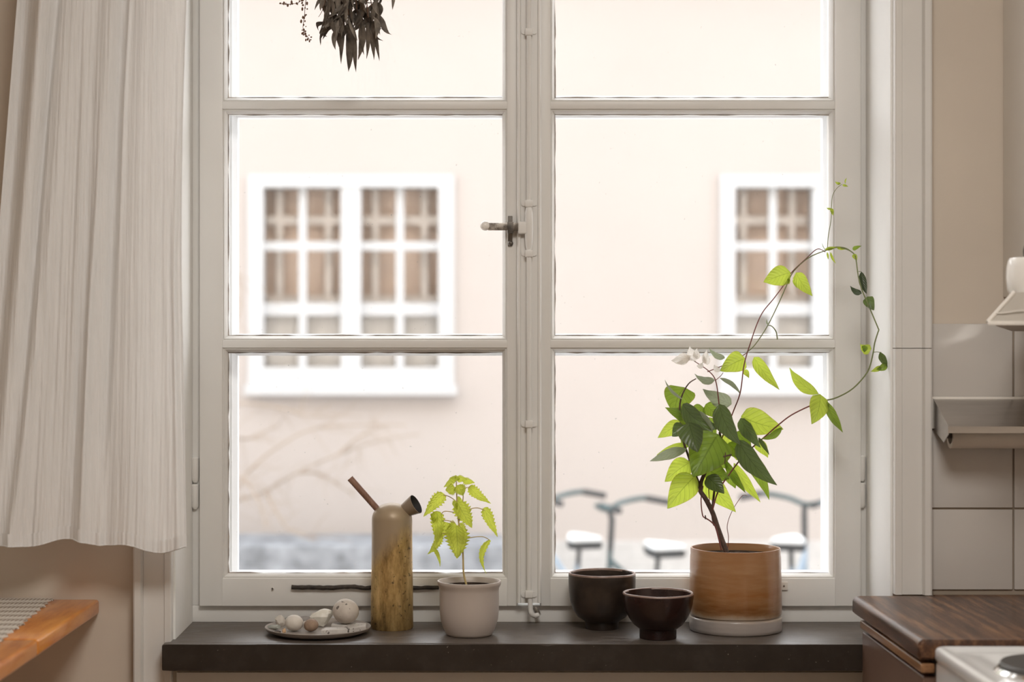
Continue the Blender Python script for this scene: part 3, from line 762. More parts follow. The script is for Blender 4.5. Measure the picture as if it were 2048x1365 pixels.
# ------------------------------------------------------------------ curtain and rod
def curtain():
    b = bmesh.new(); nx, nz = 260, 90
    Yc = -.105
    rr = random.Random(11)
    folds = [(rr.uniform(0, 6.3), rr.uniform(-.5, .5)) for _ in range(6)]
    ztop = 2.47
    grid = []; uv = {}
    for j in range(nz+1):
        t = j/nz                                     # 0 top .. 1 bottom
        row = []
        for i in range(nx+1):
            s = i/nx
            py_h = 1092+5*math.sin(s*9+1)+7*math.sin(s*21+2)*(.4+.6*s)+12*max(0, s-.72)/.28*.9-6*math.exp(-((s-.55)/.12)**2)
            zb_ = P(0, py_h, Yc).z
            z = ztop+(zb_-ztop)*t
            pyz = VY-(z-CZ)*F/(Yc-CY)
            q = max(0, min(1, (pyz+260)/1360))
            left = 50+(-58-50)*q
            right_ = 384-22*math.sin(min(1, q/.55)*PI/2)+10*max(0, (q-.6)/.4)
            x = P(left+(right_-left)*s, 0, Yc).x
            # folds: soft broad ones that drift, plus sharp crinkles
            u = s+.018*math.sin(4*t+3)+.03*(1-s)*(t-.5)
            y = 0
            for (uc, wd, am, dr, k_, p_) in ((.02, .06, -.022, .02, 1, 0), (.14, .045, .030, -.05, 1.5, .5), (.225, .035, -.012, -.06, 3, 2), (.31, .06, .024, -.14, 2, 1), (.40, .025, .009, .10, 4, 3.4), (.47, .05, -.012, -.07, 2.5, 4), (.545, .03, .015, -.04, 3.5, .3), (.62, .05, -.012, .02, 2.2, 2), (.665, .018, .008, -.06, 5, 1), (.80, .11, .022, .0, 1, .6), (.90, .03, -.005, -.04, 4, 0), (.968, .022, .010, .01, 3, 1)):
                d = (u-uc-dr*(t-.4)-.012*math.sin(k_*2*t+p_))/(wd*(.85+.3*math.sin(k_*t*1.7+p_)))
                y -= am*math.exp(-d*d)*(.62+.38*math.sin(k_*2.2*t+p_*2+.7))
            damp = .25+.75*t
            loc = .35+.65*(.5+.5*math.sin(s*13+t*2.5+1))
            y += .0010*math.sin(u*88+5*math.sin(t*2.6+s*2))*damp*loc+.0008*math.sin(u*171+6*math.sin(t*3.3+1))*damp*loc
            y += .0022*math.sin(u*30+2*math.sin(t*2.2+.6))*damp
            y += .0006*math.sin(u*300+8*math.sin(t*4+2*s))*damp*loc
            row.append(b.verts.new((x, Yc+y*1.15, z)))
        grid.append(row)
    for A, B in zip(grid, grid[1:]):
        for i in range(nx): b.faces.new((A[i], A[i+1], B[i+1], B[i]))
    co = [[v.co.copy() for v in r] for r in grid]
    root = thing('curtain', (P(180, 0, Yc).x, Yc, co[-1][0].z), 'white crinkled cotton gauze curtain hanging over the wall beside the window', 'curtain')
    build('cloth', b, MAT['gauze'], root, angle=180)
    hb = bmesh.new()                                  # turned-up hem, a second layer of cloth
    rows_ = []
    for k in range(3):
        rows_.append([hb.verts.new(p+Vector((0, -.0012, .0002-(-.0115)*k))) for p in co[-1]])
    for A, B in zip(rows_, rows_[1:]):
        for i in range(nx): hb.faces.new((A[i], A[i+1], B[i+1], B[i]))
    tube(hb, [p+Vector((0, 0, .001)) for p in co[-1]], .0016, seg=6)
    build('hem', hb, MAT['gauze'], root, angle=180)
    hb = bmesh.new(); tube(hb, [r[-1] for r in co], .0017, seg=6); build('selvedge', hb, MAT['gauze'], root)
    return co
curt = curtain()
rodt = thing('curtain_rod', (0, -.105, 2.48), 'wooden curtain rod above the window', 'curtain rod')
bm = bmesh.new(); tube(bm, [Vector((-1.0, -.105, 2.485)), Vector((1.0, -.105, 2.485))], .012, seg=14); build('rod', bm, MAT['pine'], rodt)
for x in (-.95, .95):
    bm = bmesh.new(); box(bm, x-.008, x+.008, -.105, -.001, 2.462, 2.4735, .001); build('bracket', bm, MAT['iron'], rodt)

# ------------------------------------------------------------------ dried herbs hung in the window
def leaf_mesh(bm, base, tip, width, roll=0.0, bend=0.0, fold=.25, arch=0.0, shape='ovate', n=10, m=4, twist=0.0, uvl=None):
    """blade from base to tip; width visible across, roll turns it about its axis, bend sways it sideways, arch lifts the middle"""
    ax = tip-base; Ln = ax.length; ax = ax.normalized()
    view = Vector((0, 1, 0)); side = ax.cross(view)
    if side.length < 1e-4: side = Vector((1, 0, 0))
    side.normalize()
    rows_ = []
    for i in range(n+1):
        t = i/n
        if shape == 'ovate': w = (math.sin(PI*min(1, t**.62))**.85)*(1-.12*t)+.0
        elif shape == 'lance': w = math.sin(PI*t**.8)**.9
        elif shape == 'heart': w = (math.sin(PI*t**.48)**.8)
        elif shape == 'saw':
            saw = (t*9) % 1.0
            w = (math.sin(PI*t**.55)**.8)*(.72+.46*(1-saw) if 0 < t < .97 else 1)
        else: w = math.sin(PI*t)
        w = max(w, .015)*width*.5
        rl = roll+twist*(t-.5)
        s2 = side*math.cos(rl)+ax.cross(side)*math.sin(rl); nn = s2.cross(ax)
        c = base+ax*(Ln*t)+side*(bend*4*t*(1-t))+nn*(arch*4*t*(1-t))
        row = []
        for k in range(m+1):
            q = -1+2*k/m
            rip = .06*width*math.sin(t*17+k*2.1)*abs(q)*.5
            row.append((bm.verts.new(c+s2*(q*w)+nn*(fold*abs(q)*w+rip)), (q*.5+.5, t)))
        rows_.append(row)
    for A, B in zip(rows_, rows_[1:]):
        for k in range(m):
            quad = (A[k], A[k+1], B[k+1], B[k])
            f = bm.faces.new([v for v, _ in quad])
            for lp, (_, u) in zip(f.loops, quad): lp[uvl].uv = u
def leaf(parent, mat, base, tip, width, name='leaf', **kw):
    b = bmesh.new(); uvl = b.loops.layers.uv.new('UVMap')
    leaf_mesh(b, base, tip, width, uvl=uvl, **kw)
    return build(name, b, MAT[mat], parent, angle=180)

hb_y = .06
herb = thing('dried_herb_bunch', P(705, -60, hb_y), 'bunch of dried grey-brown herbs hanging upside down in the window', 'herbs')
rr = random.Random(21)
bm = bmesh.new()
for i in range(14):
    a = P(690+rr.uniform(-14, 26), -230, hb_y+rr.uniform(-.01, .01)); c = P(700+rr.uniform(-45, 48), rr.uniform(-20, 70), hb_y+rr.uniform(-.03, .03))
    tube(bm, spline([a, a.lerp(c, .5)+Vector((rr.uniform(-.004, .004), 0, 0)), c]), .0016, .0009, seg=5)
build('stem', bm, MAT['dried_stem'], herb)
bm = bmesh.new(); tube(bm, spline([P(700, -225, hb_y), P(700, -300, hb_y), Vector((P(700, 0, hb_y).x, hb_y, OZT-.006))]), .0012, seg=5)
lathe(bm, [(.010, 0), (.0125, .004), (.0125, .010), (.010, .014)], P(703, 0, hb_y).x, hb_y, P(0, -215, hb_y).z, 12); build('string', bm, MAT['string'], herb)
for i in range(285):
    t = rr.random()
    y0 = -170+t*225
    half = 30+36*min(1, (y0+200)/170)
    x0 = 702+rr.uniform(-1, 1)*half*.85; yy = hb_y+rr.uniform(-.036, .034)*min(1, .4+(y0+200)/200)
    ln = rr.uniform(26, 58); ang = rr.gauss(0, .42)-(x0-702)/half*.12
    b_ = P(x0, y0, yy); e_ = P(x0+ln*math.sin(ang), min(y0+ln*math.cos(ang), 96+rr.uniform(-40, 20)), yy+rr.uniform(-.014, .010))
    leaf(herb, 'dried' if rr.random() < .5 else 'dried_b', b_, e_, rr.uniform(7, 14)*m_per_px(yy), roll=rr.uniform(-1.1, 1.1), bend=rr.uniform(-.010, .010), arch=rr.uniform(-.008, .008), fold=rr.uniform(.5, 1.6), shape='lance', n=8, m=2, twist=rr.uniform(-3.5, 3.5))
for (x0, y0, x1, y1, w) in ((695, 60, 697, 144, 13), (705, 75, 712, 145, 9), (728, 70, 716, 120, 12), (685, 60, 682, 128, 9), (740, 70, 733, 118, 8), (750, 60, 759, 122, 8), (668, 45, 645, 80, 8), (655, 30, 640, 62, 7), (757, 20, 760, 70, 9), (672, 60, 678, 95, 9), (722, 80, 728, 110, 7), (745, 85, 748, 120, 8), (700, 100, 697, 143, 10)):
    leaf(herb, 'dried', P(x0+(702-x0)*.15, y0-28, hb_y-.01), P(x1, y1, hb_y-.012), w*m_per_px(hb_y)*1.25, roll=rr.uniform(-.4, .4), fold=.7, shape='lance', n=6, m=2, twist=rr.uniform(-.8, .8), bend=rr.uniform(-.003, .003))
for pts in ([(690, -120), (625, -40), (612, 0), (609, 30), (606, 58), (614, 72), (620, 80)], [(660, -90), (612, -20), (600, 3), (582, 8), (566, 8)], [(668, -60), (652, -5), (645, 20), (637, 34)], [(675, -60), (660, 0), (651, 20), (656, 38)]):
    P3 = spline([P(x, y, hb_y-.02) for x, y in pts], 5)
    bm = bmesh.new(); tube(bm, P3, .0007, .0005, seg=5); sp = build('sprig', bm, MAT['dried_stem'], herb)
    if pts[-1][0] < 630:
        bm = bmesh.new()
        for k, p in enumerate(P3[-24:]):
            if k % 4 == 3: continue
            for _ in range(2):
                q = p+Vector((rr.uniform(-.006, .007), rr.uniform(-.003, .003), rr.uniform(-.003, .003)))
                bmesh.ops.create_icosphere(bm, subdivisions=1, radius=rr.uniform(.0012, .0024), matrix=Matrix.Translation(q) @ Matrix.Diagonal((1, .8, rr.uniform(.7, 1.8), 1)))
        build('dried_buds', bm, MAT['dried_stem'], sp)['kind'] = 'stuff'

# ------------------------------------------------------------------ things on the sill
def on_sill(px, D): return Vector(((px-VX)/F*D, D+CY, SZ))
# watering can
D = sill_D(1264)+.040; c = on_sill(784, D); mp = D/F; R = 42*mp; H = (1264-1007)*mp-.006
can = thing('watering_can', c, 'tall spotted brass watering can with brown rod handle and funnel spout', 'watering can')
bm = bmesh.new()
prof = [(R*.96, 0), (R*1.01, .003), (R*1.0, H*.3), (R*.97, H*.6)]
dome = H-R*.80
for i in range(13):
    t = PI/2*i/12
    prof.append((max(R*.965*math.cos(t)**.9, .0008) if i < 12 else .0008, dome+(H-dome)*math.sin(t)))
lathe(bm, prof, 0, 0, 0, 56); o = build('can_body', bm, MAT['brass']); o.parent = can
yc = c.y
bm = bmesh.new(); tube(bm, [P(768, 1034, yc), P(700, 957, yc)], 6.4*mp, 6.8*mp, 18); build('handle', bm, MAT['rod_wood'], can)
bm = bmesh.new()
a = P(795, 1030, yc); bq = P(832, 1009, yc-.012); ax = (bq-a).normalized(); u = ax.orthogonal().normalized(); v = ax.cross(u)
def ringat(p, r): return [bm.verts.new(p+(u*math.cos(2*PI*k/32)+v*math.sin(2*PI*k/32))*r) for k in range(32)]
rs = [ringat(a, 10*mp), ringat(a.lerp(bq, .5), 15*mp), ringat(bq, 20.5*mp), ringat(bq+ax*.0005, 19.8*mp), ringat(a.lerp(bq, .5), 14*mp), ringat(a.lerp(bq, .15), 9*mp)]
fs = []
for i, (A, B) in enumerate(zip(rs, rs[1:])):
    for k in range(32):
        f = bm.faces.new((A[k], A[(k+1) % 32], B[(k+1) % 32], B[k])); f.material_index = 1 if i >= 3 else 0
f = bm.faces.new(rs[-1]); f.material_index = 1
build('spout', bm, [MAT['brass_pale'] if 'brass_pale' in MAT else MAT['rod_wood'], MAT['funnel_in']], can)

# plate with stones
D = sill_D(1285)+.0985; c = on_sill(636, D); R = 106*D/F; PC = c
bm = bmesh.new()
lathe(bm, [(R*.55, 0), (R*.80, .001), (R*.96, .007), (R, .0125), (R*.995, .0137), (R*.98, .013), (R*.94, .0085), (R*.80, .0045), (.002, .004)], c.x, c.y, SZ, 72)
tag(build('plate', bm, MAT['plate'], angle=50), 'round grey glazed plate holding stones on the sill', 'plate')
PZ = SZ+.0046
def pebble(name, x0, x1, y0, y1, mat, label, D=None, dep=1.0, lump=.05, seed=0, sub=3, rot=0, facet=False, z=None):
    """stone filling the given pixel box, standing on the plate"""
    if D is None:
        D = (CZ-PZ)*F/(y1-VY)
        D = min(max(D, PC.y-CY-.085), PC.y-CY+.085)
    mp = D/F; rx = (x1-x0)/2*mp; rz = (y1-y0)/2*mp
    zc = (PZ if z is None else z)+rz
    cx = ((x0+x1)/2-VX)*mp
    b = bmesh.new(); bmesh.ops.create_icosphere(b, subdivisions=sub, radius=1)
    r_ = random.Random(seed); dirs = [(Vector((r_.uniform(-1, 1), r_.uniform(-1, 1), r_.uniform(-1, 1))).normalized(), r_.uniform(.5, 1)) for _ in range(9)]
    for v in b.verts:
        d = v.co.normalized(); k = 1
        for (w_, a_) in dirs: k += lump*a_*math.sin(3*d.dot(w_)+a_*5)
        if facet:
            for (w_, a_) in dirs:
                q = d.dot(w_)
                if q*k > .72: k = .72/q
        v.co = d*k
    zs = [v.co.z for v in b.verts]; xs_ = [v.co.x for v in b.verts]
    lo, hi = min(zs), max(zs); xl, xh = min(xs_), max(xs_)
    for v in b.verts:
        x = ((v.co.x-xl)/(xh-xl)*2-1)*rx; zz = ((v.co.z-lo)/(hi-lo)*2-1)*rz; y = v.co.y*rx*dep
        v.co = Vector((x, y, zz))
    bmesh.ops.recalc_face_normals(b, faces=b.faces)
    me = bpy.data.meshes.new(name); b.to_mesh(me); b.free(); finish(me, MAT[mat], True, 30 if facet else 80)
    o = link(name, me); o.location = (cx, D+CY, zc); o.rotation_euler = (0, 0, rot)
    return tag(o, label, 'stone', 'stones on the plate')
def slab(name, pts, th, mat, label):
    b = bmesh.new()
    D_ = [((CZ-PZ-th)*F/(y-VY)) for _, y in pts]
    poly = [((x-VX)/F*d, d+CY) for (x, y), d in zip(pts, D_)]
    extrude_poly(b, poly, 2, PZ, PZ+th)
    bmesh.ops.recalc_face_normals(b, faces=b.faces)
    bmesh.ops.bevel(b, geom=list(b.edges), offset=.0012, segments=1, affect='EDGES')
    return tag(build(name, b, MAT[mat]), label, 'stone', 'stones on the plate')
slab('stone_slab', [(641, 1261), (696, 1258.5), (690, 1253.5), (650, 1255.5)], .0088, 's_slab', 'flat pale stone slab at the front of the plate, pits on its end')
slab('stone_slab', [(698, 1258), (732, 1252.5), (733, 1247), (700, 1245.5), (664, 1246), (662, 1250), (692, 1252)], .0088, 's_slab', 'wide flat pale stone slab that carries the big round stone')
Dm = (CZ-PZ-.009)*F/(1248.5-VY)
pebble('stone', 665, 718, 1200, 1250, 's_big', 'big round pitted limestone ball, largest stone on the plate', D=Dm, lump=.012, seed=4, sub=4, z=PZ+.0088)
pebble('stone', 569.5, 607, 1240, 1272.5, 's_white', 'smooth round cream pebble beside the brown one', lump=.015, seed=2, D=(CZ-PZ)*F/(1263-VY))
pebble('stone', 607.5, 637, 1247, 1272.5, 's_brown', 'smooth brown egg-shaped pebble on the plate', lump=.02, seed=3, D=(CZ-PZ)*F/(1264-VY))
pebble('stone', 619, 666, 1223, 1259, 's_quartz', 'jagged white quartz lump in the middle of the plate', lump=.13, seed=8, facet=True, D=(CZ-PZ)*F/(1254.5-VY), dep=.55)
pebble('stone', 550, 571, 1235, 1259, 's_white', 'pointed whitish stone near the rim of the plate', lump=.10, seed=5, D=(CZ-PZ)*F/(1255-VY), facet=True, dep=.7)
pebble('stone', 534, 562, 1252, 1263, 's_green', 'flat grey-white chip at the rim of the plate', lump=.12, seed=6, facet=True, dep=.5, D=(CZ-PZ)*F/(1261-VY))
pebble('stone', 568, 590, 1238, 1254, 's_green', 'grey-green pebble behind the cream pebble', lump=.04, seed=7, D=(CZ-PZ)*F/(1250-VY), dep=.7)
pebble('stone', 594, 624, 1234, 1249, 's_grey', 'smooth dark grey pebble at the back of the plate', lump=.03, seed=9, D=(CZ-PZ)*F/(1248-VY), dep=.6)
pebble('stone', 621, 640, 1226, 1247, 's_white', 'small upright beige pebble behind the quartz', lump=.06, seed=10, D=(CZ-PZ)*F/(1246.5-VY), dep=.5)
pebble('stone', 564, 572, 1257, 1270, 's_orange', 'tiny orange chip beside the cream pebble', lump=.12, seed=12, facet=True, D=(CZ-PZ)*F/(1270-VY))
pebble('stone', 548, 563, 1263, 1270, 's_dark', 'small dark chip at the front of the plate', lump=.12, seed=13, facet=True, D=(CZ-PZ)*F/(1268-VY))
pebble('stone', 605, 622, 1244, 1258, 's_white', 'spotted whitish pebble behind the brown one', lump=.06, seed=14, D=(CZ-PZ)*F/(1256.5-VY), dep=.4)

# bowls
def bowl(px, yb, pr, pf, y_rim, mat, label, prof, seed):
    D = sill_D(yb)+pf*3.35/F; c = on_sill(px, D); mp = D/F
    H = SILL_H-(y_rim-VY)*mp
    H = (CZ-(y_rim-VY)*mp)-SZ; R = pr*mp; fr = pf*mp
    bm = bmesh.new()
    lathe(bm, [(fr*.97 if k == 'f0' else fr*1.0 if k == 'f1' else R*k, H*z) for k, z in prof], c.x, c.y, SZ, 64, .003, seed)
    top_z = SZ+H*.985
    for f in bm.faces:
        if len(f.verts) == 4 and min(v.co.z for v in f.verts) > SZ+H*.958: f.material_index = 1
    return tag(build('bowl', bm, [MAT[mat], MAT['rim_highlight']], angle=60), label, 'bowl', 'dark stoneware bowls on the sill')
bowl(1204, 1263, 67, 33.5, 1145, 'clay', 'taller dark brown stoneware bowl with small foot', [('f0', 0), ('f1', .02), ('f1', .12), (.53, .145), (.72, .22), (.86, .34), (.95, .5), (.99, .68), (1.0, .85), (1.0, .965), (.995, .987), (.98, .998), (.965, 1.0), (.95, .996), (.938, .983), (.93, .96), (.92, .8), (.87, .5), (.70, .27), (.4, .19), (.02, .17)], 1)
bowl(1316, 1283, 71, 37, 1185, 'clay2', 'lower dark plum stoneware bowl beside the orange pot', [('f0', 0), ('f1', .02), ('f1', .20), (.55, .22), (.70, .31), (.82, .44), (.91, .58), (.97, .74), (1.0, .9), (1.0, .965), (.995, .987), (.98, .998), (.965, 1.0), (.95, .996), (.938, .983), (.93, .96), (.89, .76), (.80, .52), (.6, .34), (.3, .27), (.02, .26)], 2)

# small nettle-like plant in greige pot
D = sill_D(1278)+.0425; c = on_sill(938.5, D); mp = D/F; H = (CZ-(1162-VY)*mp)-SZ; R = 64*mp
pl = thing('potted_plant', c, 'small lime green toothed-leaf plant in a round-bottomed greige pot', 'potted plant')
bm = bmesh.new()
lathe(bm, [(r*R, z*H) for r, z in ((.66, 0), (.71, .012), (.75, .05), (.84, .17), (.90, .30), (.925, .45), (.93, .65), (.925, .82), (.94, .88), (.985, .93), (1.0, .97), (.99, 1.0), (.955, 1.0), (.90, .95), (.88, .88), (.87, .6))], 0, 0, 0, 64)
o = build('pot', bm, MAT['greige'], angle=50); o.parent = pl
bm = bmesh.new(); lathe(bm, [(R*.90, .80*H), (R*.89, .90*H), (R*.5, .905*H), (.002, .91*H)], 0, 0, 0, 40); o = build('soil', bm, MAT['soil']); o.parent = pl
py_ = c.y
def Q(x, y, dy=0): return P(840+x/5.688, 940+y/5.688, py_+dy)
bm = bmesh.new(); tube(bm, spline([Q(530, 1320), Q(497, 1180), Q(490, 1000), Q(478, 800), Q(440, 600), Q(422, 400), Q(415, 200), Q(412, 130)]), 12/5.688*mp, 6/5.688*mp, 10)
tube(bm, spline([Q(440, 600), Q(470, 450), Q(490, 330), Q(488, 260)]), 7/5.688*mp, 5/5.688*mp, 8)
stem = build('stem', bm, MAT['stem_n'], pl)
for pts in ([(400, 350), (330, 305), (262, 290)], [(405, 490), (320, 475), (265, 480), (240, 520)], [(395, 605), (320, 580), (250, 575)], [(330, 735), (250, 722), (215, 750)], [(560, 450), (650, 435), (740, 465)], [(485, 800), (600, 770), (720, 765), (790, 800)], [(490, 225), (530, 205), (570, 200)], [(480, 805), (440, 780), (420, 700)]):
    bm = bmesh.new(); tube(bm, spline([Q(x, y) for x, y in pts]), .0009, .0008, 6); build('petiole', bm, MAT['stem_n'], pl)
for (x0, y0, x1, y1, w, roll, bend, dy0, dy1) in (
    (275, 275, 40, 535, 105, .5, -22, 0, .01), (190, 470, 185, 850, 110, .2, 12, -.005, -.01), (235, 725, 85, 965, 75, .7, 10, .01, .015), (150, 880, 228, 1108, 34, .5, 10, -.01, -.01),
    (300, 600, 245, 775, 115, -.3, 5, .01, .015), (215, 545, 120, 500, 90, .6, 0, 0, 0), (412, 640, 422, 1012, 185, .1, 6, -.012, -.022), (410, 620, 285, 700, 95, .6, 0, .008, .012), (435, 625, 515, 765, 110, -.4, 0, .008, .014),
    (425, 370, 592, 662, 135, .3, -10, -.01, -.02), (430, 385, 370, 400, 80, .6, 0, -.01, -.015), (395, 200, 290, 235, 95, .4, 6, -.01, -.016), (425, 175, 492, 295, 95, .2, 0, -.012, -.02),
    (390, 115, 268, 200, 55, .7, -14, .005, .01), (420, 105, 535, 118, 62, .6, -8, 0, 0), (490, 120, 625, 150, 60, .5, -14, .01, .012), (560, 190, 806, 385, 92, .7, -34, 0, .01),
    (420, 110, 335, 95, 52, .4, 0, -.006, -.01), (735, 430, 882, 765, 90, .6, -22, 0, .01), (795, 800, 755, 1185, 55, .75, -90, 0, .01), (440, 120, 400, 60, 45, .4, 0, 0, 0), (470, 330, 400, 380, 70, .5, 0, .01, .01)):
    leaf(pl, 'leaf_n', Q(x0, y0, dy0), Q(x1, y1, dy1), w/5.688*mp*1.45, roll=roll*.7, bend=bend/5.688*mp, fold=.3, arch=.003, shape='saw', n=36, m=4, twist=.4)

# climbing plant in orange glazed pot
D = sill_D(1275)+.0835; c = on_sill(1471, D); mp = D/F; H = (CZ-(1096-VY)*mp)-SZ; R = 90*mp
cp = thing('potted_climber', c, 'leafy climbing plant with long vines in an orange-brown glazed pot', 'potted plant')
bm = bmesh.new()
lathe(bm, [(r*R, z) for r, z in ((.98, 0), (1.015, .002), (1.022, .008), (1.02, .024), (1.012, .0265), (.985, .0275), (.985, .0300), (1.012, .0310), (1.018, .036), (1.018, .06), (1.01, .10), (1.0, .14), (.99, H-.012), (.995, H-.004), (.985, H), (.955, H), (.94, H-.006), (.94, H*.6))], 0, 0, 0, 72, .003, 3)
o = build('pot', bm, MAT['glaze'], angle=60); o.parent = cp
bm = bmesh.new(); lathe(bm, [(R*.945, H*.8), (R*.945, H-.014), (R*.6, H-.012), (R*.3, H-.013), (.002, H-.011)], 0, 0, 0, 48); o = build('soil', bm, MAT['soil']); o.parent = cp
yp = c.y-.02
def A5(x, y, dy=0): return P(1260+x/2.843, 640+y/2.843, yp+dy)
def A6(x, y, Y): return P(1460+x/2.4375, 330+y/2.4375, Y)
k5 = (yp-CY)/F/2.843; k6 = 3.36/F/2.4375
def stalk(pts, r0, r1, mat, name='stem', n=6):
    b = bmesh.new(); tube(b, spline(pts, n), r0, r1, 7); return build(name, b, MAT[mat], cp)
stalk([A5(548, 1322, .01), A5(500, 1190, .01), A5(470, 1100, .005), A5(430, 1020), A5(400, 975), A5(382, 920), A5(366, 880)], .0052, .0040, 'stem_b')
stalk([A5(402, 985), A5(403, 930), A5(425, 872), A5(470, 790), A5(510, 700), A5(510, 640)], .0042, .0024, 'stem_b')
stalk([A5(366, 882), A5(340, 800, .01), A5(300, 680, .01), A5(288, 590, .01), A5(283, 490, .01), A5(300, 420, .01), A5(335, 362, .01), A5(376, 335, .01)], .0026, .0010, 'stem_b')
stalk([A5(520, 1310), A5(488, 1185), A5(462, 1150), A5(430, 1128), A5(412, 1110), A5(404, 1020), A5(416, 945)], .0016, .0010, 'stem_r')
stalk([A5(480, 1170, .012), A5(468, 1100, .012), A5(476, 1000, .012), A5(490, 900, .01)], .0028, .002, 'stem_b')
stalk([A5(452, 1040, .01), A5(448, 960, .01), A5(460, 900, .01)], .0008, .0008, 'stem_r')
stalk([A5(553, 1320, .02), A5(560, 1240, .02), A5(553, 1170, .02), A5(580, 1090, .02), A5(635, 1005, .02), A5(665, 1001, .02)], .0008, .0005, 'stem_r', 'tendril')
stalk([A5(430, 1135), A5(428, 1112)], .0018, .0010, 'stem_b')
stalk([A5(510, 660), A5(509, 560), A5(505, 470), A5(486, 345), A5(445, 290), A5(385, 248), A5(335, 215)], .0015, .0007, 'stem_r')
stalk([A5(440, 296), A5(515, 266), A5(600, 228), A5(662, 190)], .0009, .0008, 'stem_r')
stalk([A5(486, 345), A5(515, 320), A5(530, 300)], .0007, .0006, 'stem_r')
stalk([A5(400, 255), A5(420, 235), A5(440, 180)], .0006, .0005, 'stem_g')
stalk([A5(530, 780, -.03), A5(545, 775, -.03), A5(578, 768, -.03)], .0016, .0016, 'stem_b'); stalk([A5(538, 820, -.03), A5(541, 790, -.03), A5(543, 755, -.03)], .0009, .0009, 'stem_b')
# long vines
stalk([A5(510, 700), A5(555, 600), A5(590, 515)]+[A6(x, y, .06) for x, y in ((50, 1110), (66, 990), (80, 930), (100, 868), (130, 780), (162, 715), (215, 650), (270, 575), (300, 525), (370, 458), (425, 411), (465, 425))], .0013, .0008, 'stem_r', 'vine')
stalk([A6(x, y, Y) for x, y, Y in ((80, 915, .06), (120, 880, .06), (180, 790, .06), (235, 680, .06), (275, 590, .06), (310, 520, .06), (380, 455, .06), (460, 420, .06), (520, 403, .06), (570, 412, .055), (605, 435, .05), (615, 465, .045), (625, 540, .04), (640, 600, .035), (660, 650, .03), (690, 720, .03), (722, 796, .025), (725, 806, .025), (720, 820, .025), (705, 870, .03), (695, 930, .04), (670, 1010, .05), (600, 1090, .06), (520, 1135, .07), (460, 1150, .075))], .0009, .0014, 'stem_g', 'vine', 4)
stalk([A6(460, 1150, .075), A6(380, 1180, .08), A6(300, 1220, .08), A6(240, 1265, .08), A5(750, 680, .01), A5(650, 770, .005), A5(560, 885, 0), A5(500, 980, 0), A5(470, 1080, 0)], .0013, .0015, 'stem_r', 'vine')
stalk([A6(x, y, .06) for x, y in ((475, 405), (480, 340), (492, 270), (495, 200), (500, 150), (520, 115), (545, 95))], .0008, .0005, 'stem_g', 'vine')
stalk([A6(x, y, .06) for x, y in ((460, 412), (520, 400), (570, 408), (612, 440))], .0009, .0006, 'stem_g', 'vine')
stalk([A6(x, y, .06) for x, y in ((185, 782), (205, 788), (225, 815), (231, 852))], .0009, .0012, 'stem_g', 'tendril')
stalk([A6(695, 915, .035), A6(715, 912, .03), A6(738, 915, .022)], .0007, .0006, 'stem_g', 'tendril')
stalk([A6(626, 520, .045), A6(640, 522, .045), A6(652, 540, .045)], .0007, .0006, 'stem_g', 'tendril')
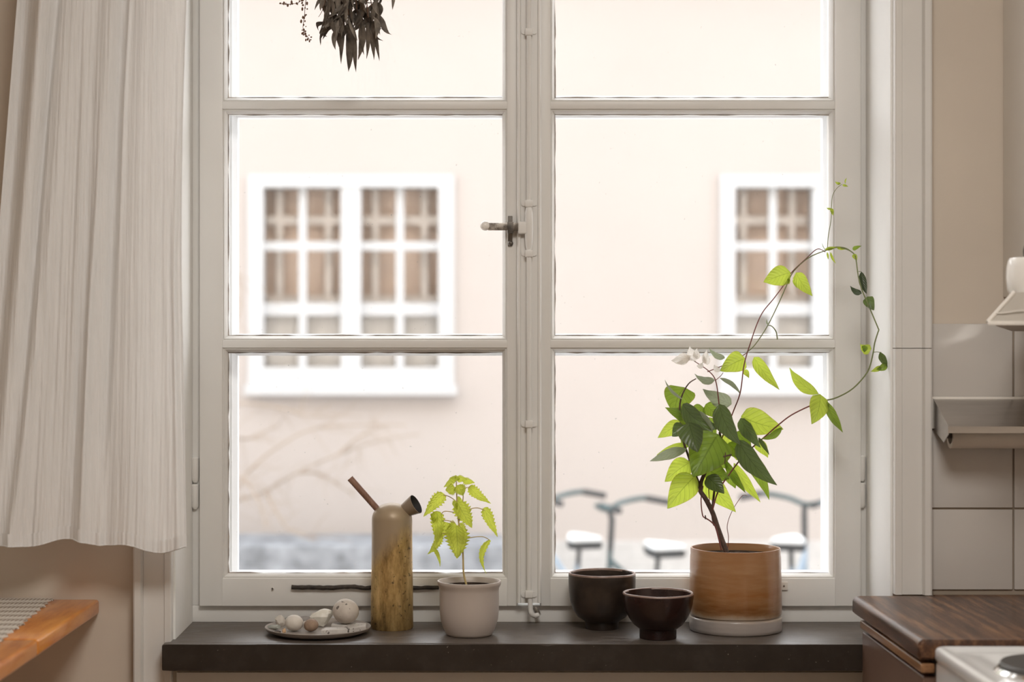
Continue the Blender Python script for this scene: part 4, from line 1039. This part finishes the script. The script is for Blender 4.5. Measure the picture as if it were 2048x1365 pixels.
LV = [  # base, tip, width (crop units), material, roll, bend, depth base/tip, shape
    (655, 220, 512, 292, 112, 'leaf_b', .15, -6, -.01, -.012, 'heart'), (705, 212, 850, 398, 72, 'leaf_b', .35, -12, 0, .0, 'ovate'),
    (648, 285, 676, 332, 34, 'leaf_b', .3, 0, .02, .02, 'ovate'), (540, 218, 450, 160, 40, 'leaf_g', .5, 6, .02, .02, 'ovate'),
    (482, 345, 368, 308, 52, 'leaf_g', .6, 8, -.01, -.01, 'ovate'), (510, 332, 630, 428, 34, 'leaf_g', .8, 6, .01, .01, 'lance'),
    (578, 480, 414, 395, 92, 'leaf_g', .3, 4, .02, .02, 'ovate'), (312, 385, 258, 545, 165, 'leaf_m', .1, -20, .03, .03, 'heart'),
    (300, 452, 198, 340, 24, 'leaf_g', .8, 4, 0, 0, 'lance'), (440, 610, 200, 500, 105, 'leaf_m', .25, -8, .005, .0, 'ovate'),
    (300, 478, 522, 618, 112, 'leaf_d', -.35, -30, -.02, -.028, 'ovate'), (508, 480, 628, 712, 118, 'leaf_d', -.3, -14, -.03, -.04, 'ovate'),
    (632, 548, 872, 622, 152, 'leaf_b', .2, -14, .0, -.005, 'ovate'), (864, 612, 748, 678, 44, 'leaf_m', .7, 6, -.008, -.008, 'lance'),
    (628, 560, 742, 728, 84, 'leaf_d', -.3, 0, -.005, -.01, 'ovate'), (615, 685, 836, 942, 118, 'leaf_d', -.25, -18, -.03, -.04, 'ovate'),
    (650, 750, 792, 1025, 82, 'leaf_m', .25, 12, .005, .01, 'ovate'), (540, 800, 658, 985, 50, 'leaf_m', .5, -14, .01, .0, 'lance'),
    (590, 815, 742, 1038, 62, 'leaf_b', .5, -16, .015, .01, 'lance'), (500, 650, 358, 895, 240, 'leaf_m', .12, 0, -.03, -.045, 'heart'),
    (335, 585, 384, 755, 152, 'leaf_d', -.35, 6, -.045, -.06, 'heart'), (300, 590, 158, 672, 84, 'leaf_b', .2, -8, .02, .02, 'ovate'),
    (310, 602, 240, 665, 82, 'leaf_d', .2, -6, -.01, -.01, 'ovate'), (325, 735, 113, 805, 62, 'leaf_g', .5, -12, -.01, -.01, 'lance'), (325, 705, 150, 770, 40, 'leaf_b', .4, -10, .015, .015, 'lance'),
    (345, 810, 198, 922, 118, 'leaf_b', .15, -8, .005, .005, 'ovate'), (372, 888, 213, 1075, 152, 'leaf_b', .1, -6, -.01, -.015, 'ovate'),
    (435, 850, 565, 905, 118, 'leaf_m', .1, -6, .0, -.005, 'ovate'), (420, 885, 602, 1094, 122, 'leaf_b', .1, -8, .01, .01, 'ovate'),
    (440, 890, 536, 990, 92, 'leaf_d', .1, 0, -.015, -.02, 'ovate'), (540, 640, 608, 800, 84, 'leaf_b', .3, 0, .03, .03, 'ovate'),
    (720, 690, 785, 785, 66, 'leaf_b', .3, 0, .03, .03, 'ovate'), (548, 615, 590, 650, 50, 'leaf_k', .2, 0, -.0, -.0, 'ovate'),
    (515, 555, 565, 640, 60, 'leaf_b', .2, 0, .035, .035, 'ovate'), (730, 670, 792, 770, 26, 'leaf_d', .5, -4, -.015, -.015, 'lance'),
    (470, 640, 380, 560, 60, 'leaf_d', .3, 4, .03, .03, 'ovate'), (640, 640, 700, 700, 70, 'leaf_m', .2, 0, .03, .03, 'ovate'), (430, 560, 490, 660, 70, 'leaf_m', .2, 0, .035, .035, 'ovate'),
    (420, 500, 330, 560, 90, 'leaf_m', .2, 4, .02, .02, 'ovate'), (560, 700, 640, 800, 90, 'leaf_m', .2, 0, .02, .02, 'ovate'), (470, 760, 560, 850, 100, 'leaf_m', .15, 0, .015, .015, 'ovate'),
    (600, 640, 690, 740, 80, 'leaf_m', .2, 4, .0, .0, 'ovate'), (400, 780, 330, 860, 90, 'leaf_m', .1, 0, .02, .02, 'ovate'), (430, 480, 520, 560, 80, 'leaf_m', .2, -6, .02, .02, 'ovate'), (560, 860, 600, 960, 70, 'leaf_m', .3, -6, .02, .02, 'ovate'), (340, 640, 300, 740, 80, 'leaf_m', .2, 0, .02, .02, 'ovate'),
    (395, 520, 470, 640, 34, 'leaf_g', .8, 0, -.035, -.035, 'lance'), (320, 500, 260, 560, 70, 'leaf_m', .3, 0, .01, .01, 'ovate')]
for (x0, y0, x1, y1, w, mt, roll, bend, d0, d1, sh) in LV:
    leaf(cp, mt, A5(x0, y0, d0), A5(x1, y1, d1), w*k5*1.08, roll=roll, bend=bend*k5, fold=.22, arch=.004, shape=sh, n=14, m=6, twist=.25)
VL = [(296, 525, 163, 572, 96, 'leaf_b', .15, -4, .055, .05, 'ovate'), (322, 525, 402, 640, 64, 'leaf_b', .3, -8, .06, .055, 'ovate'), (433, 1118, 290, 990, 60, 'leaf_b', .4, 14, .07, .06, 'lance'),
    (440, 1118, 398, 1265, 92, 'leaf_b', .1, 14, .065, .06, 'ovate'), (466, 1152, 550, 1305, 46, 'leaf_m', .6, -10, .07, .06, 'lance'), (640, 520, 666, 630, 36, 'leaf_k', .5, -8, .04, .03, 'lance'),
    (642, 628, 586, 590, 30, 'leaf_k', .3, 4, .035, .035, 'ovate'), (670, 642, 702, 710, 50, 'leaf_d', .2, -4, .03, .022, 'heart'), (690, 898, 634, 872, 52, 'leaf_b', .5, 8, .035, .03, 'heart'), (655, 880, 655, 915, 30, 'leaf_m', .3, 0, .03, .028, 'ovate'),
    (730, 915, 768, 985, 36, 'leaf_d', .7, -8, .022, .018, 'lance'), (766, 968, 712, 998, 34, 'leaf_m', .3, 6, .018, .018, 'ovate'), (740, 985, 686, 1008, 24, 'leaf_b', .3, 0, .02, .02, 'ovate'),
    (597, 412, 642, 395, 20, 'leaf_m', .3, -2, .05, .05, 'ovate'), (463, 412, 520, 402, 17, 'leaf_b', .3, -3, .055, .055, 'lance'), (520, 403, 566, 412, 14, 'leaf_b', .3, -3, .055, .055, 'lance'), (474, 425, 478, 462, 9, 'leaf_b', .3, 0, .055, .055, 'lance'),
    (490, 425, 516, 482, 11, 'leaf_b', .3, -5, .055, .055, 'lance'), (602, 435, 618, 468, 22, 'leaf_b', .3, 0, .045, .045, 'ovate'), (548, 97, 576, 106, 11, 'leaf_b', .3, -1, .055, .055, 'lance'), (540, 92, 512, 80, 14, 'leaf_b', .3, 0, .055, .055, 'ovate'), (562, 92, 571, 62, 7, 'leaf_b', .3, 0, .055, .055, 'lance'),
    (493, 214, 471, 208, 10, 'leaf_b', .3, 0, .055, .055, 'ovate'), (494, 212, 502, 248, 16, 'leaf_b', .3, 0, .055, .055, 'ovate'), (284, 555, 286, 584, 15, 'leaf_b', .3, 0, .055, .055, 'ovate'), (306, 562, 327, 602, 12, 'leaf_b', .3, 0, .055, .055, 'lance'), (186, 782, 181, 752, 8, 'leaf_g', .3, 0, .055, .055, 'lance'), (462, 412, 450, 375, 4, 'leaf_g', .3, 0, .055, .055, 'lance')]
for (x0, y0, x1, y1, w, mt, roll, bend, Y0, Y1, sh) in VL:
    leaf(cp, mt, A6(x0, y0, Y0), A6(x1, y1, Y1), w*k6*1.1, roll=roll, bend=bend*k6, fold=.22, arch=.003, shape=sh, n=10, m=4, twist=.25)
for (x0, y0, x1, y1, w) in ((338, 214, 234, 232, 64), (345, 205, 260, 250, 40), (372, 235, 340, 150, 62), (385, 225, 382, 160, 40), (440, 258, 438, 168, 42), (430, 250, 418, 190, 26), (510, 295, 478, 255, 34), (420, 260, 380, 262, 30)):
    leaf(cp, 'petal', A5(x0, y0, -.005), A5(x1, y1, -.008), w*k5*1.1, name='petal', roll=.3, fold=.4, arch=.003, shape='ovate', n=8, m=4, twist=.6)

# ------------------------------------------------------------------ courtyard
GZ = CZ-2.12; FY = 8.7
bm = bmesh.new(); box(bm, -14, 14, WO, FY+4, GZ-.1, GZ)
tag(build('ground', bm, MAT['cobble'], smooth=False), 'pale courtyard ground outside the window', kind='structure')
fb = thing('building', (0, FY, GZ), 'peach rendered building with white windows across the courtyard', 'building')
ws = []
def fpx(x, y): return P(x, y, FY)
w_w = 411*m_per_px(FY); z1 = fpx(0, 352).z; z0 = fpx(0, 775).z
wx = [fpx(497, 0).x, fpx(1440, 0).x, fpx(497, 0).x-943*m_per_px(FY), fpx(1440, 0).x+943*m_per_px(FY)]
wx = sorted(wx)
bm = bmesh.new(); edges = [-14]+[v for x in wx for v in (x+.02, x+w_w-.02)]+[14]
FT = 4.15
for k in range(0, len(edges), 2): box(bm, edges[k], edges[k+1], FY, FY+.4, GZ, FT)
for x in wx: box(bm, x+.02, x+w_w-.02, FY, FY+.4, GZ, z0+.02); box(bm, x+.02, x+w_w-.02, FY, FY+.4, z1-.02, FT)
build('facade_wall', bm, MAT['facade'], fb, False)
bm = bmesh.new(); box(bm, -14, 14, FY-.04, FY, GZ, fpx(0, 1083).z); build('plinth', bm, MAT['plinth'], fb, False)
bm = bmesh.new(); box(bm, -14, 14, FY-.3, FY+.4, FT, FT+.15); build('cornice', bm, MAT['fwin'], fb, False)
def fwin(x0):
    s = m_per_px(FY)
    def bx(b, a, c, t, u, y0, y1): box(b, x0+(a-497)*s, x0+(c-497)*s, y0, y1, fpx(0, u).z, fpx(0, t).z)
    b = bmesh.new()
    bx(b, 497, 527, 350, 776, FY-.03, FY+.14); bx(b, 877, 908, 350, 776, FY-.03, FY+.14); bx(b, 527, 877, 350, 375, FY-.03, FY+.14); bx(b, 527, 877, 735, 776, FY-.03, FY+.14); bx(b, 682, 722, 375, 735, FY-.02, FY+.14)
    f = build('window', b, MAT['fwin'], fb, False)
    for (a, c) in ((527, 682), (722, 877)):
        b = bmesh.new(); m_ = (a+c)/2
        bx(b, m_-8, m_+8, 375, 735, FY+.03, FY+.08); bx(b, a, c, 483, 501, FY+.029, FY+.081); bx(b, a, c, 606, 631, FY+.028, FY+.082)
        build('glazing_bars', b, MAT['fwin'], f, False)
        for (l_, r_) in ((a, m_-8), (m_+8, c)):
            for (t, u) in ((375, 483), (501, 606), (631, 735)):
                b = bmesh.new(); bx(b, l_, r_, t, u, FY+.055, FY+.058); build('pane', b, MAT['glass'], f, False)
        b = bmesh.new()
        for q in (a+26, c-30): bx(b, q-7, q+7, 372, 740, FY+.20, FY+.23)
        bx(b, a, c, 428, 446, FY+.198, FY+.228); bx(b, a, c, 590, 606, FY+.198, FY+.228)
        build('inner_sash', b, MAT['inner_bar'], f, False)
        b = bmesh.new(); bx(b, a-2, c+2, 622, 742, FY+.15, FY+.155); build('cafe_curtain', b, MAT['fcurtain'], f, False)
    b = bmesh.new(); bx(b, 500, 905, 352, 776, FY+.29, FY+.295); build('room_interior', b, MAT['froom'], f, False)
    b = bmesh.new(); bx(b, 492, 914, 770, 790, FY-.09, FY+.02); build('window_ledge', b, MAT['fwin'], f, False)
for x in wx: fwin(x)
# planter with bare shrub
PY = 7.9
bm = bmesh.new(); pz = P(0, 1092, PY).z
box(bm, P(200, 0, PY).x, P(1010, 0, PY).x, PY, PY+.7, GZ, pz, .02)
tag(build('planter', bm, MAT['planter'], angle=50), 'low blue-grey stone planter along the peach facade', 'planter')
sh = thing('shrub', Vector((P(410, 0, PY+.3).x, PY+.3, pz)), 'bare branching shrub growing from the grey planter', 'shrub')
rr = random.Random(5)
def B4(x, y, dy=0): return P(440+x/2.2017, 560+y/2.2017, PY+.3+dy)
bm = bmesh.new()
root = Vector((P(410, 0, PY+.3).x, PY+.3, pz+.012))
tube(bm, spline([root, B4(-60, 1050), B4(-50, 900), B4(-20, 700), B4(-30, 450)]), .03, .012, 7)
build('trunk', bm, MAT['bark'], sh)
mains = [[(-55, 1030), (60, 980), (200, 930), (340, 850), (520, 770), (700, 710), (880, 680)], [(-50, 960), (60, 930), (140, 830), (250, 740), (400, 660), (600, 640), (820, 640)], [(-30, 620), (60, 550), (250, 560), (400, 600), (520, 590)], [(-30, 700), (60, 690), (130, 700), (260, 640)], [(200, 930), (240, 1010), (300, 1100), (400, 1140)], [(340, 850), (450, 860), (600, 960)], [(-45, 850), (100, 880), (180, 1000), (200, 1100)], [(-25, 480), (40, 250), (90, 120), (70, -80)], [(520, 770), (600, 700), (720, 640)]]
for pts in mains:
    dy = rr.uniform(-.3, .3)
    p3 = spline([B4(x, y, dy*i/len(pts)) for i, (x, y) in enumerate(pts)])
    bm = bmesh.new(); tube(bm, p3, .010, .004, 5); br = build('branch', bm, MAT['bark'], sh)
    bm = bmesh.new()
    for k in range(12):
        p = p3[rr.randrange(3, len(p3))]; d = Vector((rr.uniform(-.05, .28), rr.uniform(-.1, .1), rr.uniform(-.22, .2)))
        q = p+d; q.z = max(q.z, pz+.02); tube(bm, spline([p, p.lerp(q, .5)+Vector((0, 0, rr.uniform(0, .03))), q]), .0035, .0018, 4)
    build('twigs', bm, MAT['bark'], br)['kind'] = 'stuff'

# bicycles
def bike(paint, x, y, rz, turn, label):
    t = thing('bicycle', (0, 0, 0), label, 'bicycle', 'bicycles parked in the courtyard')
    def part(name, b, mat, par=None):
        bmesh.ops.recalc_face_normals(b, faces=b.faces)
        me = bpy.data.meshes.new(name); b.to_mesh(me); b.free(); finish(me, MAT[mat], True)
        return link(name, me, par or t)
    V = lambda x, z, yy=0: Vector((x, yy, z))
    def ring(b, cx, cz, R, r, seg=40):
        pts = [V(cx+R*math.cos(2*PI*i/seg), cz+R*math.sin(2*PI*i/seg)) for i in range(seg+1)]
        tube(b, pts, r, seg=8, cap=False)
    for cx in (-.52, .52):
        b = bmesh.new(); ring(b, cx, .345, .325, .02); w_ = part('wheel', b, 'tyre')
        b = bmesh.new(); ring(b, cx, .345, .298, .008); part('rim', b, 'chrome', w_)
        b = bmesh.new()
        for i in range(16): tube(b, [V(cx, .345, .02*(-1)**i), V(cx+.298*math.cos(i*PI/8), .345+.298*math.sin(i*PI/8))], .0014, seg=4)
        part('spokes', b, 'chrome', w_)['kind'] = 'stuff'
        b = bmesh.new(); pts = [V(cx+.36*math.cos(a), .345+.36*math.sin(a)) for a in [PI*(.1+.85*i/14) for i in range(15)]]
        tube(b, pts, .018, seg=6); part('mudguard', b, paint)
    b = bmesh.new()
    for p, q in ((V(-.12, .30), V(-.24, .86)), (V(-.12, .30), V(.34, .72)), (V(-.22, .70), V(.33, .86)), (V(.36, .66), V(.32, .92)), (V(-.12, .30), V(-.52, .345, .05)), (V(-.12, .30), V(-.52, .345, -.05)), (V(-.21, .68), V(-.52, .345, .05)), (V(-.21, .68), V(-.52, .345, -.05))): tube(b, [p, q], .016, seg=8)
    part('frame', b, paint)
    b = bmesh.new(); tube(b, [V(.36, .66), V(.39, .55, .05), V(.52, .345, .055)], .012, seg=8); tube(b, [V(.36, .66), V(.39, .55, -.05), V(.52, .345, -.055)], .012, seg=8); part('fork', b, paint)
    b = bmesh.new(); tube(b, [V(-.24, .84), V(-.265, .965)], .014, seg=8); part('seat_post', b, 'tyre')
    b = bmesh.new()
    prof = [(-.16, .085), (-.12, .10), (-.04, .085), (.04, .045), (.12, .028), (.135, .012)]
    for zz, off in ((.965, .0),):
        top_ = [(-.26+x_, w_) for x_, w_ in prof]
        poly = [(x_, w_) for x_, w_ in top_]+[(x_, -w_) for x_, w_ in reversed(top_)]
        extrude_poly(b, poly, 2, .955, .995)
    bmesh.ops.bevel(b, geom=[e_ for e_ in b.edges], offset=.008, segments=2, affect='EDGES')
    sd = part('saddle', b, 'tyre')
    b = bmesh.new(); extrude_poly(b, [(x_, w_*.97) for x_, w_ in top_]+[(x_, -w_*.97) for x_, w_ in reversed(top_)], 2, .996, 1.022)
    bmesh.ops.bevel(b, geom=[e_ for e_ in b.edges], offset=.009, segments=2, affect='EDGES'); part('saddle_sheen', b, 'saddle_top', sd)
    b = bmesh.new(); tube(b, [V(.32, .92), V(.30, 1.10), V(.33, 1.15)], .018, seg=8); part('stem', b, 'tyre')
    def T(x_, z_, y_=0):
        dx = x_-.33; c_, s_ = math.cos(turn), math.sin(turn)
        return Vector((.33+dx*c_-y_*s_, dx*s_+y_*c_, z_+.05))
    b = bmesh.new(); tube(b, spline([T(.12, 1.13, -.31), T(.24, 1.15, -.28), T(.33, 1.13, -.15), T(.34, 1.10, 0), T(.33, 1.13, .15), T(.24, 1.15, .28), T(.12, 1.13, .31)]), .016, seg=8); hb_ = part('handlebar', b, 'bike_dark')
    for s_ in (-1, 1):
        b = bmesh.new(); tube(b, [T(.235, 1.15, .283*s_), T(.10, 1.128, .315*s_)], .019, seg=8); part('grip', b, 'tyre', hb_)
    b = bmesh.new(); tube(b, [V(-.12, .30, -.06), V(-.12, .30, .06)], .012, seg=8); tube(b, [V(-.12, .30, .06), V(.04, .26, .07)], .009, seg=6); tube(b, [V(-.12, .30, -.06), V(-.28, .34, -.07)], .009, seg=6)
    lathe(b, [(.001, 0), (.001, .001)], 0, 0, 0, 3); part('crank', b, 'chrome')
    b = bmesh.new(); box(b, -.70, -.36, -.07, .07, .725, .74, .003); part('carrier', b, 'tyre')
    t.location = (x, y, GZ); t.rotation_euler = (0, 0, rz)
    return t
BY = 6.6
def bx_(px): return P(px, 0, BY).x
def park(paint, px, y, deg, turn, label):
    a = math.radians(deg); d = y-CY; sx_ = (px-VX)/F*d            # saddle sits 0.26 m behind the bike's centre
    bike(paint, sx_+.26*math.cos(a), y+.26*math.sin(a), a, math.radians(turn), label)
park('bike_grey', 1158, 6.9, 104, 48, 'pale bicycle parked beside the dark teal bicycle')
park('bike_dark', 1316, 6.5, 112, 36, 'dark teal bicycle parked with turned handlebars in the courtyard')
park('bike_grey', 1582, 6.8, 72, -40, 'blue-grey bicycle parked alone below the far white window')
